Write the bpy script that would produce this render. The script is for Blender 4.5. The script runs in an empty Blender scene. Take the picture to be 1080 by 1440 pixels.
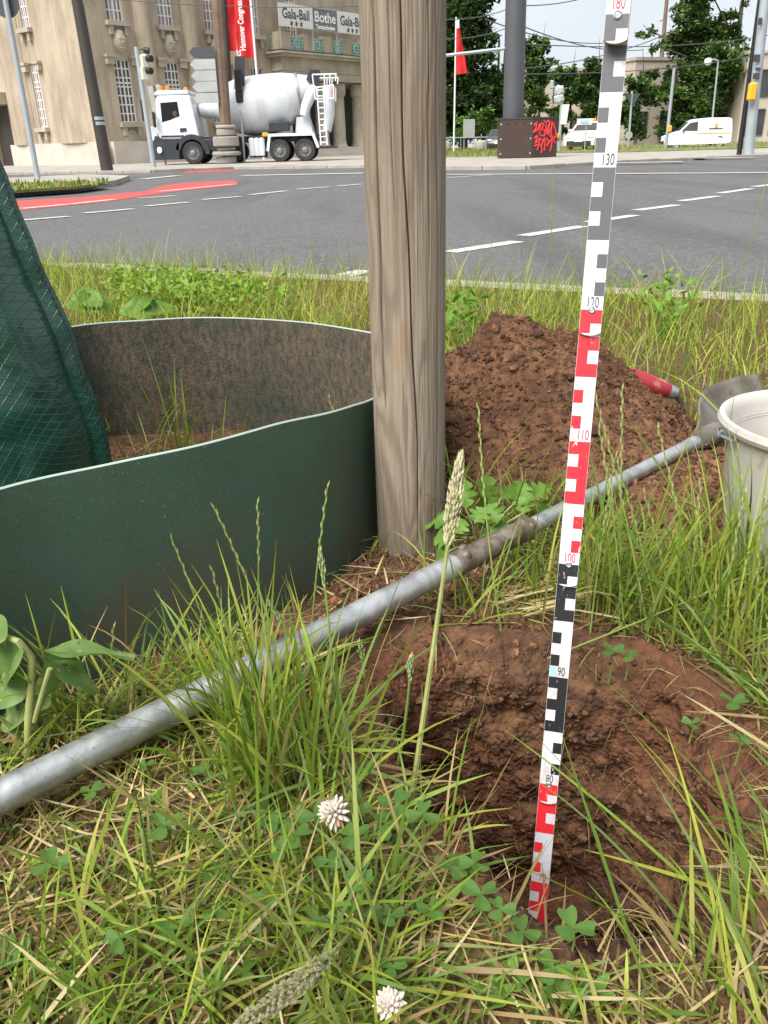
import bpy, math, random
import numpy as np
from mathutils import Vector, Matrix
random.seed(7); RNG = np.random.default_rng(11)
rad = math.radians
# ---------------------------------------------------------------- camera, sky, sun, exposure
H = 0.66                       # camera height above the road (z = 0)
F = 1146.0                     # focal length in pixels of the 1080 x 1440 photograph
PITCH, ROLL = rad(24.3), rad(-1.6)
scene = bpy.context.scene
COL = scene.collection
cam = bpy.data.cameras.new('camera'); camo = bpy.data.objects.new('camera', cam); COL.objects.link(camo)
cam.sensor_fit = 'VERTICAL'; cam.sensor_height = 36.0; cam.lens = 36.0 * F / 1440.0
cam.clip_start = 0.02; cam.clip_end = 4000
CAMR = Matrix.Rotation(math.pi / 2 - PITCH, 3, 'X') @ Matrix.Rotation(ROLL, 3, 'Z')
camo.matrix_world = Matrix.Translation((0, 0, H)) @ CAMR.to_4x4()
scene.camera = camo
world = bpy.data.worlds.new('World'); scene.world = world; world.use_nodes = True
SUN_EL, SUN_ROT = rad(54), rad(222)
wn, wl = world.node_tree.nodes, world.node_tree.links
wn.clear()
wo = wn.new('ShaderNodeOutputWorld'); bg = wn.new('ShaderNodeBackground'); sky = wn.new('ShaderNodeTexSky')
sky.sky_type = 'NISHITA'; sky.sun_disc = False; sky.sun_elevation = SUN_EL; sky.sun_rotation = SUN_ROT
sky.air_density = 1.0; sky.dust_density = 3.0; sky.ozone_density = 1.0
hs = wn.new('ShaderNodeHueSaturation'); hs.inputs['Saturation'].default_value = 0.18
mxw = wn.new('ShaderNodeMixRGB'); mxw.inputs[0].default_value = 0.62; mxw.inputs[2].default_value = (8.3, 9.05, 9.9, 1)
wl.new(sky.outputs[0], hs.inputs['Color']); wl.new(hs.outputs[0], mxw.inputs[1])
tcw = wn.new('ShaderNodeTexCoord'); mpw = wn.new('ShaderNodeMapping'); mpw.inputs['Scale'].default_value = (2, 2, 6)
nzw = wn.new('ShaderNodeTexNoise'); nzw.inputs['Scale'].default_value = 1.6; nzw.inputs['Detail'].default_value = 6
crw = wn.new('ShaderNodeMapRange'); crw.inputs['From Min'].default_value = 0.3; crw.inputs['From Max'].default_value = 0.7
crw.inputs['To Min'].default_value = 0.93; crw.inputs['To Max'].default_value = 1.04
mulw = wn.new('ShaderNodeMixRGB'); mulw.blend_type = 'MULTIPLY'; mulw.inputs[0].default_value = 1
wl.new(tcw.outputs['Generated'], mpw.inputs[0]); wl.new(mpw.outputs[0], nzw.inputs[0]); wl.new(nzw.outputs['Fac'], crw.inputs[0])
wl.new(mxw.outputs[0], mulw.inputs[1]); wl.new(crw.outputs[0], mulw.inputs[2])
wl.new(mulw.outputs[0], bg.inputs['Color']); bg.inputs['Strength'].default_value = 0.055
wl.new(bg.outputs[0], wo.inputs[0])
sun = bpy.data.lights.new('sun', 'SUN'); suno = bpy.data.objects.new('sun', sun); COL.objects.link(suno)
sun.energy = 2.8; sun.angle = rad(42); sun.color = (1, 0.96, 0.9)
# sun_rotation is measured clockwise from +Y
sd = Vector((math.sin(SUN_ROT) * math.cos(SUN_EL), math.cos(SUN_ROT) * math.cos(SUN_EL), math.sin(SUN_EL)))
suno.rotation_euler = sd.to_track_quat('Z', 'Y').to_euler(); suno.location = (0, 0, 30)
vs = scene.view_settings
vs.view_transform = 'Standard'; vs.look = 'None'; vs.gamma = 1; vs.use_curve_mapping = False; vs.exposure = 1.22
scene.render.engine = 'CYCLES'
scene.cycles.use_denoising = True
scene.cycles.max_bounces = 6; scene.cycles.diffuse_bounces = 3; scene.cycles.glossy_bounces = 3
scene.cycles.transmission_bounces = 4; scene.cycles.transparent_max_bounces = 6

# ---------------------------------------------------------------- geometry helpers
def ray(px, py): return CAMR @ Vector(((px - 540) / F, -(py - 720) / F, -1))
def gp(px, py, z=0.0):
    d = ray(px, py); return Vector((0, 0, H)) + d * ((z - H) / d.z)
def at(px, py, Y):
    d = ray(px, py); return Vector((0, 0, H)) + d * (Y / d.y)

def hash3(ix, iy, iz, seed=0):
    h = (ix.astype(np.int64) * 374761393 + iy.astype(np.int64) * 668265263 + iz.astype(np.int64) * 2147483647 + seed * 1274126177) & 0xffffffff
    h = ((h ^ (h >> 13)) * 1274126177) & 0xffffffff
    h = ((h ^ (h >> 16)) * 2246822519) & 0xffffffff
    return ((h ^ (h >> 15)) & 0xffffff) / float(0xffffff)
def vnoise(p, seed=0):
    p = np.asarray(p, float); i = np.floor(p); f = p - i; f = f * f * f * (f * (f * 6 - 15) + 10)
    i = i.astype(np.int64); x, y, z = i[:, 0], i[:, 1], i[:, 2]
    def L(a, b, t): return a + (b - a) * t
    c = [[[hash3(x + a, y + b, z + d, seed) for d in (0, 1)] for b in (0, 1)] for a in (0, 1)]
    fx, fy, fz = f[:, 0], f[:, 1], f[:, 2]
    r = [[L(c[a][b][0], c[a][b][1], fz) for b in (0, 1)] for a in (0, 1)]
    r = [L(r[a][0], r[a][1], fy) for a in (0, 1)]
    return L(r[0], r[1], fx) * 2 - 1
def fbm(p, scale, octs=4, gain=0.5, seed=0):
    p = np.asarray(p, float) * scale; a = 1.0; o = 0; n = 0
    for k in range(octs):
        o = o + a * vnoise(p + 17.3 * k, seed + k); n += a; a *= gain; p = p * 2.03
    return o / n
def p3(x, y, z=None):
    x = np.asarray(x, float); return np.stack([x, np.asarray(y, float), np.zeros_like(x) if z is None else np.asarray(z, float)], -1)

def raw_mesh(name, V, quads=None, tris=None, col=None, smooth=True):
    me = bpy.data.meshes.new(name); V = np.asarray(V, np.float32).reshape(-1, 3)
    me.vertices.add(len(V)); me.vertices.foreach_set('co', V.ravel())
    idx = []; tot = []
    if quads is not None and len(quads): q = np.asarray(quads, np.int32).reshape(-1, 4); idx.append(q.ravel()); tot.append(np.full(len(q), 4, np.int32))
    if tris is not None and len(tris): t = np.asarray(tris, np.int32).reshape(-1, 3); idx.append(t.ravel()); tot.append(np.full(len(t), 3, np.int32))
    idx = np.concatenate(idx); tot = np.concatenate(tot)
    me.loops.add(len(idx)); me.loops.foreach_set('vertex_index', idx)
    me.polygons.add(len(tot)); me.polygons.foreach_set('loop_start', np.concatenate([[0], np.cumsum(tot)[:-1]]).astype(np.int32))
    me.polygons.foreach_set('loop_total', tot)
    me.polygons.foreach_set('use_smooth', np.full(len(tot), smooth))
    if col is not None:
        at_ = me.attributes.new('Col', 'FLOAT_COLOR', 'POINT'); c = np.ones((len(V), 4), np.float32); c[:, :3] = col; at_.data.foreach_set('color', c.ravel())
    me.update(calc_edges=True); me.validate()
    return me

def put(name, me, material, parent=None):
    o = bpy.data.objects.new(name, me); COL.objects.link(o)
    if material is not None and not me.materials: me.materials.append(material)
    if parent is not None: o.parent = parent
    return o
def thing(name, label, cat, loc=(0, 0, 0), group=None, rz=0.0):
    o = bpy.data.objects.new(name, None); COL.objects.link(o); o.location = loc; o.rotation_euler = (0, 0, rz); o.empty_display_size = 0.1
    return tag(o, label, cat, group)
def tag(o, label=None, cat=None, group=None, kind=None):
    if label: o['label'] = label
    if cat: o['category'] = cat
    if group: o['group'] = group
    if kind: o['kind'] = kind
    return o
def copy_tree(o, parent=None):
    c = o.copy(); COL.objects.link(c); c.parent = parent
    for ch in o.children: copy_tree(ch, c)
    return c

class MB:
    """collects shapes, local to the thing they belong to"""
    def __init__(s): s.v = []; s.f = []
    def add(s, vs_, fs):
        b = len(s.v); s.v += [tuple(v) for v in vs_]; s.f += [tuple(i + b for i in f) for f in fs]; return s
    def box(s, c, d, rz=0, bev=0.0):
        cx, cy, cz = c; hx, hy, hz = d[0] / 2, d[1] / 2, d[2] / 2; ca, sa = math.cos(rz), math.sin(rz)
        b = min(bev, hx * .9, hy * .9, hz * .9)
        if b <= 0:
            P = [(sx * hx, sy * hy, sz * hz) for sz in (-1, 1) for sx, sy in ((-1, -1), (1, -1), (1, 1), (-1, 1))]
            fs = [(3, 2, 1, 0), (4, 5, 6, 7), (0, 1, 5, 4), (1, 2, 6, 5), (2, 3, 7, 6), (3, 0, 4, 7)]
        else:
            P = []; fs = []
            for z, k in ((-hz, b), (-hz + b, 0), (hz - b, 0), (hz, b)):
                x, y = hx - k, hy - k
                P += [(-x + b, -y, z), (x - b, -y, z), (x, -y + b, z), (x, y - b, z), (x - b, y, z), (-x + b, y, z), (-x, y - b, z), (-x, -y + b, z)] if k == 0 else \
                     [(-x + b * .3, -y, z), (x - b * .3, -y, z), (x, -y + b * .3, z), (x, y - b * .3, z), (x - b * .3, y, z), (-x + b * .3, y, z), (-x, y - b * .3, z), (-x, -y + b * .3, z)]
            for r in range(3):
                for i in range(8): fs.append((r * 8 + i, r * 8 + (i + 1) % 8, r * 8 + 8 + (i + 1) % 8, r * 8 + 8 + i))
            fs += [tuple(range(7, -1, -1)), tuple(range(24, 32))]
        return s.add([(cx + x * ca - y * sa, cy + x * sa + y * ca, cz + z) for x, y, z in P], fs)
    def tube(s, pts, r, n=10, caps=True):
        pts = [Vector(p) for p in pts]; rs = r if isinstance(r, (list, tuple)) else [r] * len(pts); ring = []
        up = Vector((0, 0, 1)) if abs((pts[1] - pts[0]).normalized().z) < .9 else Vector((1, 0, 0))
        t0 = (pts[1] - pts[0]).normalized(); a = t0.cross(up).normalized()
        for i, p in enumerate(pts):
            t = (pts[min(i + 1, len(pts) - 1)] - pts[max(i - 1, 0)]).normalized()
            a = (a - t * a.dot(t)).normalized(); b = t.cross(a)
            ring += [p + (a * math.cos(2 * math.pi * k / n) + b * math.sin(2 * math.pi * k / n)) * rs[i] for k in range(n)]
        fs = [(i * n + k, i * n + (k + 1) % n, (i + 1) * n + (k + 1) % n, (i + 1) * n + k) for i in range(len(pts) - 1) for k in range(n)]
        if caps: fs += [tuple(range(n - 1, -1, -1)), tuple(range((len(pts) - 1) * n, len(pts) * n))]
        return s.add(ring, fs)
    def lathe(s, prof, n=24, c=(0, 0, 0), ax=None, caps=True):
        ax = Vector(ax or (0, 0, 1)).normalized(); c = Vector(c)
        a = ax.orthogonal().normalized(); b = ax.cross(a); P = []
        for r, h in prof: P += [c + ax * h + (a * math.cos(2 * math.pi * k / n) + b * math.sin(2 * math.pi * k / n)) * r for k in range(n)]
        fs = [(i * n + k, i * n + (k + 1) % n, (i + 1) * n + (k + 1) % n, (i + 1) * n + k) for i in range(len(prof) - 1) for k in range(n)]
        if caps: fs += [tuple(range(n - 1, -1, -1)), tuple(range((len(prof) - 1) * n, len(prof) * n))]
        return s.add(P, fs)
    def prism(s, poly, o, u, v, w):
        """poly (a,b) in plane o + a u + b v, extruded by vector w"""
        o, u, v, w = Vector(o), Vector(u), Vector(v), Vector(w); n = len(poly)
        P = [o + u * a + v * b for a, b in poly]; P += [p + w for p in P]
        return s.add(P, [tuple(range(n - 1, -1, -1)), tuple(range(n, 2 * n))] + [(i, (i + 1) % n, n + (i + 1) % n, n + i) for i in range(n)])
    def xf(s, M):
        s.v = [tuple(M @ Vector(v)) for v in s.v]; return s
    def build(s, name, material, parent=None, smooth=False, fix=True):
        me = bpy.data.meshes.new(name); me.from_pydata(s.v, [], s.f)
        if fix:
            import bmesh
            bm = bmesh.new(); bm.from_mesh(me); bmesh.ops.recalc_face_normals(bm, faces=bm.faces); bm.to_mesh(me); bm.free()
        if smooth:
            me.polygons.foreach_set('use_smooth', [True] * len(me.polygons))
            try: me.set_sharp_from_angle(angle=rad(38))
            except Exception: pass
        me.materials.append(material)
        o = bpy.data.objects.new(name, me); COL.objects.link(o)
        if parent is not None: o.parent = parent
        return o

# ---------------------------------------------------------------- materials
def S(r, g, b):
    return tuple(((c / 255) / 12.92 if c / 255 < .04045 else ((c / 255 + .055) / 1.055) ** 2.4) for c in (r, g, b))
class NT:
    def __init__(s, name):
        s.m = bpy.data.materials.new(name); s.m.use_nodes = True; s.n = s.m.node_tree.nodes; s.l = s.m.node_tree.links
        s.b = s.n['Principled BSDF']; s.out = s.n['Material Output']
        s.tc = s.n.new('ShaderNodeTexCoord'); s.geo = s.n.new('ShaderNodeNewGeometry'); s.co = s.tc.outputs['Object']
    def mapping(s, sc=(1, 1, 1), src=None, rot=(0, 0, 0)):
        m = s.n.new('ShaderNodeMapping'); m.inputs['Scale'].default_value = sc; m.inputs['Rotation'].default_value = rot; s.l.new(src or s.co, m.inputs[0]); return m.outputs[0]
    def noise(s, scale, det=4, src=None, dist=0, rough=.5):
        t = s.n.new('ShaderNodeTexNoise'); t.inputs['Scale'].default_value = scale; t.inputs['Detail'].default_value = det; t.inputs['Distortion'].default_value = dist
        t.inputs['Roughness'].default_value = rough; s.l.new(src or s.co, t.inputs['Vector']); return t.outputs['Fac']
    def voro(s, scale, src=None, feat='F1'):
        t = s.n.new('ShaderNodeTexVoronoi'); t.feature = feat; t.inputs['Scale'].default_value = scale; s.l.new(src or s.co, t.inputs['Vector']); return t
    def wave(s, scale, dist=0, det=2, dsc=1, src=None, direc='X', prof='SIN'):
        t = s.n.new('ShaderNodeTexWave'); t.inputs['Scale'].default_value = scale; t.inputs['Distortion'].default_value = dist; t.inputs['Detail'].default_value = det
        t.inputs['Detail Scale'].default_value = dsc; t.bands_direction = direc; t.wave_profile = prof; s.l.new(src or s.co, t.inputs['Vector']); return t.outputs['Fac']
    def ramp(s, fac, *stops):
        r = s.n.new('ShaderNodeValToRGB'); e = r.color_ramp.elements
        while len(e) > len(stops): e.remove(e[-1])
        while len(e) < len(stops): e.new(1)
        for el, (p, c) in zip(e, stops): el.position = p; el.color = (*c, 1) if len(c) == 3 else c
        s.l.new(fac, r.inputs[0]); return r.outputs[0]
    def rng(s, fac, a, b, c, d):
        r = s.n.new('ShaderNodeMapRange'); r.inputs[1].default_value = a; r.inputs[2].default_value = b; r.inputs[3].default_value = c; r.inputs[4].default_value = d; s.l.new(fac, r.inputs[0]); return r.outputs[0]
    def mix(s, fac, a, b, mode='MIX'):
        m = s.n.new('ShaderNodeMixRGB'); m.blend_type = mode
        for i, x in ((0, fac), (1, a), (2, b)):
            if isinstance(x, (int, float)): m.inputs[i].default_value = x if i == 0 else (x, x, x, 1)
            elif isinstance(x, tuple): m.inputs[i].default_value = (*x[:3], 1)
            else: s.l.new(x, m.inputs[i])
        return m.outputs[0]
    def math(s, op, a, b=0.0):
        m = s.n.new('ShaderNodeMath'); m.operation = op
        for i, x in ((0, a), (1, b)):
            if isinstance(x, (int, float)): m.inputs[i].default_value = x
            else: s.l.new(x, m.inputs[i])
        return m.outputs[0]
    def attr(s, name='Col'):
        a = s.n.new('ShaderNodeAttribute'); a.attribute_name = name; return a.outputs['Color']
    def set(s, col=None, rough=None, metal=None, spec=None, **kw):
        if col is not None:
            if isinstance(col, tuple): s.b.inputs['Base Color'].default_value = (*col[:3], 1)
            else: s.l.new(col, s.b.inputs['Base Color'])
        if rough is not None:
            if isinstance(rough, (int, float)): s.b.inputs['Roughness'].default_value = rough
            else: s.l.new(rough, s.b.inputs['Roughness'])
        if metal is not None: s.b.inputs['Metallic'].default_value = metal
        if spec is not None: s.b.inputs['Specular IOR Level'].default_value = spec
        return s
    def bump(s, h, strength=.5, dist=.01):
        b = s.n.new('ShaderNodeBump'); b.inputs['Strength'].default_value = strength; b.inputs['Distance'].default_value = dist; s.l.new(h, b.inputs['Height'])
        s.l.new(b.outputs[0], s.b.inputs['Normal']); return s
    def translucent(s, col, fac=.35):
        t = s.n.new('ShaderNodeBsdfTranslucent'); mx = s.n.new('ShaderNodeMixShader'); mx.inputs[0].default_value = fac
        if isinstance(col, tuple): t.inputs['Color'].default_value = (*col, 1)
        else: s.l.new(col, t.inputs['Color'])
        s.l.new(s.b.outputs[0], mx.inputs[1]); s.l.new(t.outputs[0], mx.inputs[2]); s.l.new(mx.outputs[0], s.out.inputs[0]); return s

M = {}
def simple(name, col, rough=.6, metal=0, nscale=6., var=.18, bump=0., bscale=60., spec=None):
    n = NT(name); f = n.noise(nscale, 5)
    c = n.mix(n.rng(f, .3, .7, 0, 1), tuple(x * (1 - var) for x in col), tuple(min(1, x * (1 + var)) for x in col))
    n.set(c, n.rng(n.noise(nscale * 2.3, 3), .3, .7, max(.03, rough - .08), min(1, rough + .08)), metal, spec)
    if bump: n.bump(n.noise(bscale, 4), bump, .01)
    M[name] = n.m; return n.m
simple('galv', (.42, .45, .47), .42, .75, 3, .12)
simple('galv_far', (.36, .40, .42), .55, .3, 2, .10)
simple('mast_grey', (.085, .088, .098), .5, .2, 1, .08)
simple('dark_pole', (.055, .047, .040), .55, .2, 1, .15)
simple('black_metal', (.018, .018, .02), .5, .2, 2, .1)
simple('sign_back', (.40, .42, .41), .55, .3, 1.5, .10)
simple('sign_dark', (.07, .08, .085), .5, .2, 1, .1)
simple('rusty_pole', (.16, .11, .08), .8, 0, 2, .25)
simple('white_paint', (.74, .76, .78), .35, 0, 1.5, .06)
simple('truck_white', (.72, .75, .80), .3, 0, 1.2, .06)
n = NT('drum_white'); c = n.mix(n.rng(n.noise(1.4, 6, n.mapping((1, 1, .35)), .6), .35, .7, 0, .8), (.62, .65, .69), (.42, .42, .41)); c = n.mix(n.rng(n.noise(9, 5), .6, .75, 0, .6), c, (.33, .32, .30)); n.set(c, .45); M['drum_white'] = n.m
simple('chassis', (.03, .035, .045), .55, .1, 3, .2)
simple('tyre', (.035, .033, .032), .85, 0, 4, .25)
simple('rim_grey', (.25, .25, .25), .45, .4, 3, .15)
simple('orange', (.85, .22, .02), .4, 0, 2, .05)
simple('yellow', (.85, .40, .02), .4, 0, 2, .05)
simple('hivis', (.45, .80, .05), .7, 0, 2, .05)
simple('skin', (.45, .25, .17), .6, 0, 2, .05)
simple('taxi_cream', (.78, .72, .55), .35, 0, 1.5, .05)
simple('car_grey', (.10, .11, .12), .35, .3, 1.5, .08)
simple('beige_plaster', (.47, .41, .33), .85, 0, .3, .10)
simple('verdigris', (.30, .47, .40), .7, 0, 4, .2)
simple('lamp_white', (.75, .77, .78), .3, 0, 2, .04)
simple('signal_beige', (.58, .57, .48), .5, 0, 2, .06)
simple('hydrant_orange', (.8, .3, .03), .5, 0, 2, .1)
simple('plinth', (.50, .45, .385), .9, 0, .8, .14, .2, 12)
simple('trim_stone', (.40, .355, .275), .9, 0, 1.2, .18, .15, 14)
simple('window_white', (.68, .66, .62), .5, 0, 2, .06)
simple('letter_dark', (.05, .052, .055), .6, 0, 2, .05)
simple('letter_white', (.8, .8, .8), .6, 0, 2, .03)
simple('banner_white', (.66, .65, .63), .75, 0, .8, .05)
simple('banner_grey', (.16, .16, .165), .75, 0, .8, .05)
simple('graffiti', (.78, .035, .04), .5, 0, 8, .12)
simple('wire', (.10, .105, .11), .5, .3, 2, .05)
n = NT('banner_red'); c = n.mix(n.rng(n.noise(1.2, 3), .3, .7, 0, 1), (.62, .015, .02), (.78, .025, .03)); n.set(c, .7).translucent((.8, .03, .03), .2); M['banner_red'] = n.m
n = NT('glass_dark'); n.set(n.mix(n.rng(n.noise(.7, 3), .3, .7, 0, 1), (.02, .022, .026), (.075, .07, .068)), .08, 0, .6); M['glass_dark'] = n.m
n = NT('curtain_glass'); cw = n.mapping((3, 3, .15)); n.set(n.mix(n.rng(n.noise(2.5, 3, cw), .35, .65, 0, 1), (.10, .085, .09), (.38, .33, .37)), .15, 0, .5); M['curtain_glass'] = n.m
n = NT('window_clear'); n.set((.03, .035, .035), .03, 0, .6); n.b.inputs['Alpha'].default_value = .28; M['window_clear'] = n.m
# weathered sandstone of the hall
n = NT('sandstone')
a = n.noise(.35, 6, None, .4); b = n.noise(2.2, 5, n.mapping((1, 1, .18))); d = n.noise(9, 4)
c = n.ramp(a, (.3, (.30, .25, .175)), (.5, (.42, .355, .26)), (.7, (.48, .40, .305)))
c = n.mix(n.rng(b, .42, .70, 0, .75), c, (.24, .185, .13)); c = n.mix(n.rng(d, .4, .7, 0, .25), c, (.5, .42, .34))
n.set(c, .92).bump(n.noise(20, 4), .25, .02); M['sandstone'] = n.m
# asphalt
n = NT('asphalt')
v = n.voro(120); v3 = n.voro(48); a = n.noise(260, 3); big = n.noise(.45, 5, None, .8); mid = n.noise(5, 5)
c = n.ramp(n.math('MULTIPLY', v.outputs['Color'], 1.0), (.0, (.050, .048, .050)), (.4, (.088, .085, .087)), (.75, (.135, .130, .130)), (1, (.20, .19, .185)))
c = n.mix(.6, c, n.ramp(v3.outputs['Color'], (.0, (.045, .043, .045)), (.6, (.10, .097, .099)), (1, (.22, .21, .205))))
c = n.mix(n.rng(a, .60, .72, 0, .6), c, (.25, .24, .235)); c = n.mix(n.rng(big, .38, .68, 0, .5), c, (.125, .12, .122)); c = n.mix(n.rng(mid, .55, .75, 0, .4), c, (.07, .068, .07))
tr = n.noise(.55, 4, n.mapping((2.2, .22, 1), None, (0, 0, rad(-32))), .3); c = n.mix(n.rng(tr, .50, .66, 0, .45), c, (.055, .053, .055)); oil = n.noise(1.1, 4); c = n.mix(n.rng(oil, .66, .72, 0, .5), c, (.04, .038, .04))
n.set(c, .9).bump(n.voro(140).outputs['Distance'], .7, .006); M['asphalt'] = n.m
n = NT('concrete')
c = n.ramp(n.noise(1.3, 6, None, .3), (.3, (.25, .23, .20)), (.6, (.36, .33, .29)), (.8, (.42, .39, .35)))
c = n.mix(n.rng(n.noise(60, 4), .5, .75, 0, .5), c, (.16, .145, .12)); n.set(c, .92).bump(n.noise(120, 4), .4, .004); M['concrete'] = n.m
n = NT('road_paint')
w = n.noise(14, 6); c = n.mix(n.rng(w, .48, .70, 0, .85), (.54, .52, .46), (.19, .18, .17)); n.set(c, .75).bump(n.noise(260, 2), .3, .002); M['road_paint'] = n.m
n = NT('red_paint')
c = n.mix(n.rng(n.noise(5, 6), .45, .75, 0, .6), (.43, .060, .058), (.25, .07, .062)); n.set(c, .8).bump(n.noise(220, 2), .3, .002); M['red_paint'] = n.m
n = NT('far_ground')
c = n.ramp(n.noise(1.5, 6), (.3, (.09, .12, .03)), (.5, (.15, .17, .05)), (.7, (.24, .21, .10))); n.set(c, .95).bump(n.noise(30, 4), .6, .05); M['far_ground'] = n.m
# ================================================================ THE SETTING
G0 = 0.20                                             # level of the planting strip
KD = np.array([.894, -.447]); KN = np.array([.447, .894]); KP = np.array([-.11, 4.11])
HC = np.array([.14, .53])                             # centre of the dug hole
def sst(a, b, x): t = np.clip((x - a) / (b - a), 0, 1); return t * t * (3 - 2 * t)
def road_dist(x, y): return (x - KP[0]) * KN[0] + (y - KP[1]) * KN[1]
HTH = np.array([0, 28, 60, 90, 115, 135, 150, 165, 195, 223, 260, 300, 330, 360.])
HRR = np.array([.165, .175, .172, .172, .20, .215, .20, .165, .142, .132, .175, .158, .158, .165])
def hole_r(th):
    d = np.degrees(th) % 360; r = np.interp(d, HTH, HRR)
    return r
BUMPS = [(gp(262, 935, .2), .030, .035), (gp(500, 815, .2), .020, .06), (gp(560, 800, .2), .012, .05), (gp(430, 880, .2), .012, .05), (gp(720, 1290, .2), .018, .035), (gp(960, 740, .2), .02, .10)]
BUMPS += [(Vector((a, b, 0)), -.028, .055) for a, b in ((-.34, .69), (-.25, .73), (-.15, .78), (-.06, .86))]
def gz(x, y, detail=True):
    x = np.asarray(x, float); y = np.asarray(y, float)
    D = road_dist(x, y)
    z = .20 - .075 * sst(-2.6, -.5, D)
    z = z - .18 * sst(-.42, -.30, D)
    near = 1 - sst(-.9, -.5, D)
    z = z + near * (.016 * fbm(p3(x, y), 2.2, 3, seed=3) + .009 * fbm(p3(x, y), 8, 3, seed=5))
    for c, h, s in BUMPS: z = z + h * np.exp(-((x - c.x) ** 2 + (y - c.y) ** 2) / (2 * s * s))
    if detail: z = z + near * .011 * fbm(p3(x, y), 34, 4, .62, seed=9)
    return z
def bare(x, y):
    """1 where soil lies open, 0 where the sward is closed"""
    x = np.asarray(x, float); y = np.asarray(y, float)
    dx, dy = x - HC[0], y - HC[1]; r = np.hypot(dx, dy); q = r / hole_r(np.arctan2(dy, dx))
    wob = .10 * fbm(p3(x, y), 14, 3, seed=21)
    edge = np.where((y > .58) & (x < .24), 1.38, 1.14)
    b = 1 - sst(edge - .12, edge + .12, q + wob)
    b = np.maximum(b, 1 - sst(.24, .34, np.hypot(x - .24, y - 1.27) + wob))            # heap
    b = np.maximum(b, 1 - sst(.11, .19, np.hypot((x - .43) * .8, y - 1.02) + wob))      # apron
    # strip between the green ring, the shovel handle and the hole
    for (ax, ay, bx, by, w) in ((-.24, .66, .0, .86, .045), (-.05, .72, .06, .86, .06), (-.32, .60, -.18, .68, .03)):
        t = np.clip(((x - ax) * (bx - ax) + (y - ay) * (by - ay)) / ((bx - ax) ** 2 + (by - ay) ** 2), 0, 1)
        b = np.maximum(b, 1 - sst(w * .8, w * 1.5, np.hypot(x - ax - t * (bx - ax), y - ay - t * (by - ay)) + wob * .5))
    b = np.maximum(b, .75 * (1 - sst(.02, .07, np.abs(np.hypot(x + .33, y - .93) - .0) - .27)))
    return b

# soil
def soil_mat(name, use_col=True):
    n = NT(name)
    a = n.noise(7, 6, None, .5); b = n.noise(55, 5); v = n.voro(75); v2 = n.voro(190)
    c = n.ramp(a, (.28, (.095, .051, .029)), (.5, (.190, .095, .050)), (.72, (.26, .132, .070)))
    c = n.mix(n.rng(b, .42, .68, 0, .65), c, (.040, .021, .015)); c = n.mix(n.rng(v.outputs['Distance'], .55, .9, 0, .5), c, (.035, .019, .013))
    sp = n.noise(26, 3, None, 0, .7); c = n.mix(n.rng(sp, .66, .74, 0, .6), c, (.23, .085, .042))
    sp2 = n.noise(130, 2); c = n.mix(n.rng(sp2, .68, .76, 0, .7), c, (.27, .17, .11))
    if use_col:
        sep = n.n.new('ShaderNodeSeparateColor'); n.l.new(n.attr(), sep.inputs[0])
        th = n.wave(34, 9, 4, 3, n.mapping((1, 1, .4))); thn = n.noise(160, 4, None, 2)
        st = n.ramp(thn, (.3, (.030, .020, .010)), (.5, (.080, .052, .024)), (.70, (.20, .14, .065)))  # thatch brown, darkened to paint in the shade beneath the grass
        c = n.mix(n.math('MULTIPLY', sep.outputs[0], n.rng(n.noise(30, 4), .35, .6, .25, .95)), c, st)
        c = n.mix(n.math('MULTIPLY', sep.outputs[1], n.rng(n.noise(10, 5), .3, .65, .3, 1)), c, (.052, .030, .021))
        c = n.mix(n.math('MULTIPLY', sep.outputs[2], .8), c, (.135, .05, .028))
    n.set(c, .96, 0, .2)
    h = n.math('ADD', n.math('MULTIPLY', v.outputs['Distance'], -.7), n.math('ADD', n.math('MULTIPLY', v2.outputs['Distance'], -.35), n.noise(110, 5)))
    n.bump(h, .9, .006); M[name] = n.m; return n.m
soil_mat('soil_ground'); soil_mat('soil_loose', False)

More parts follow.
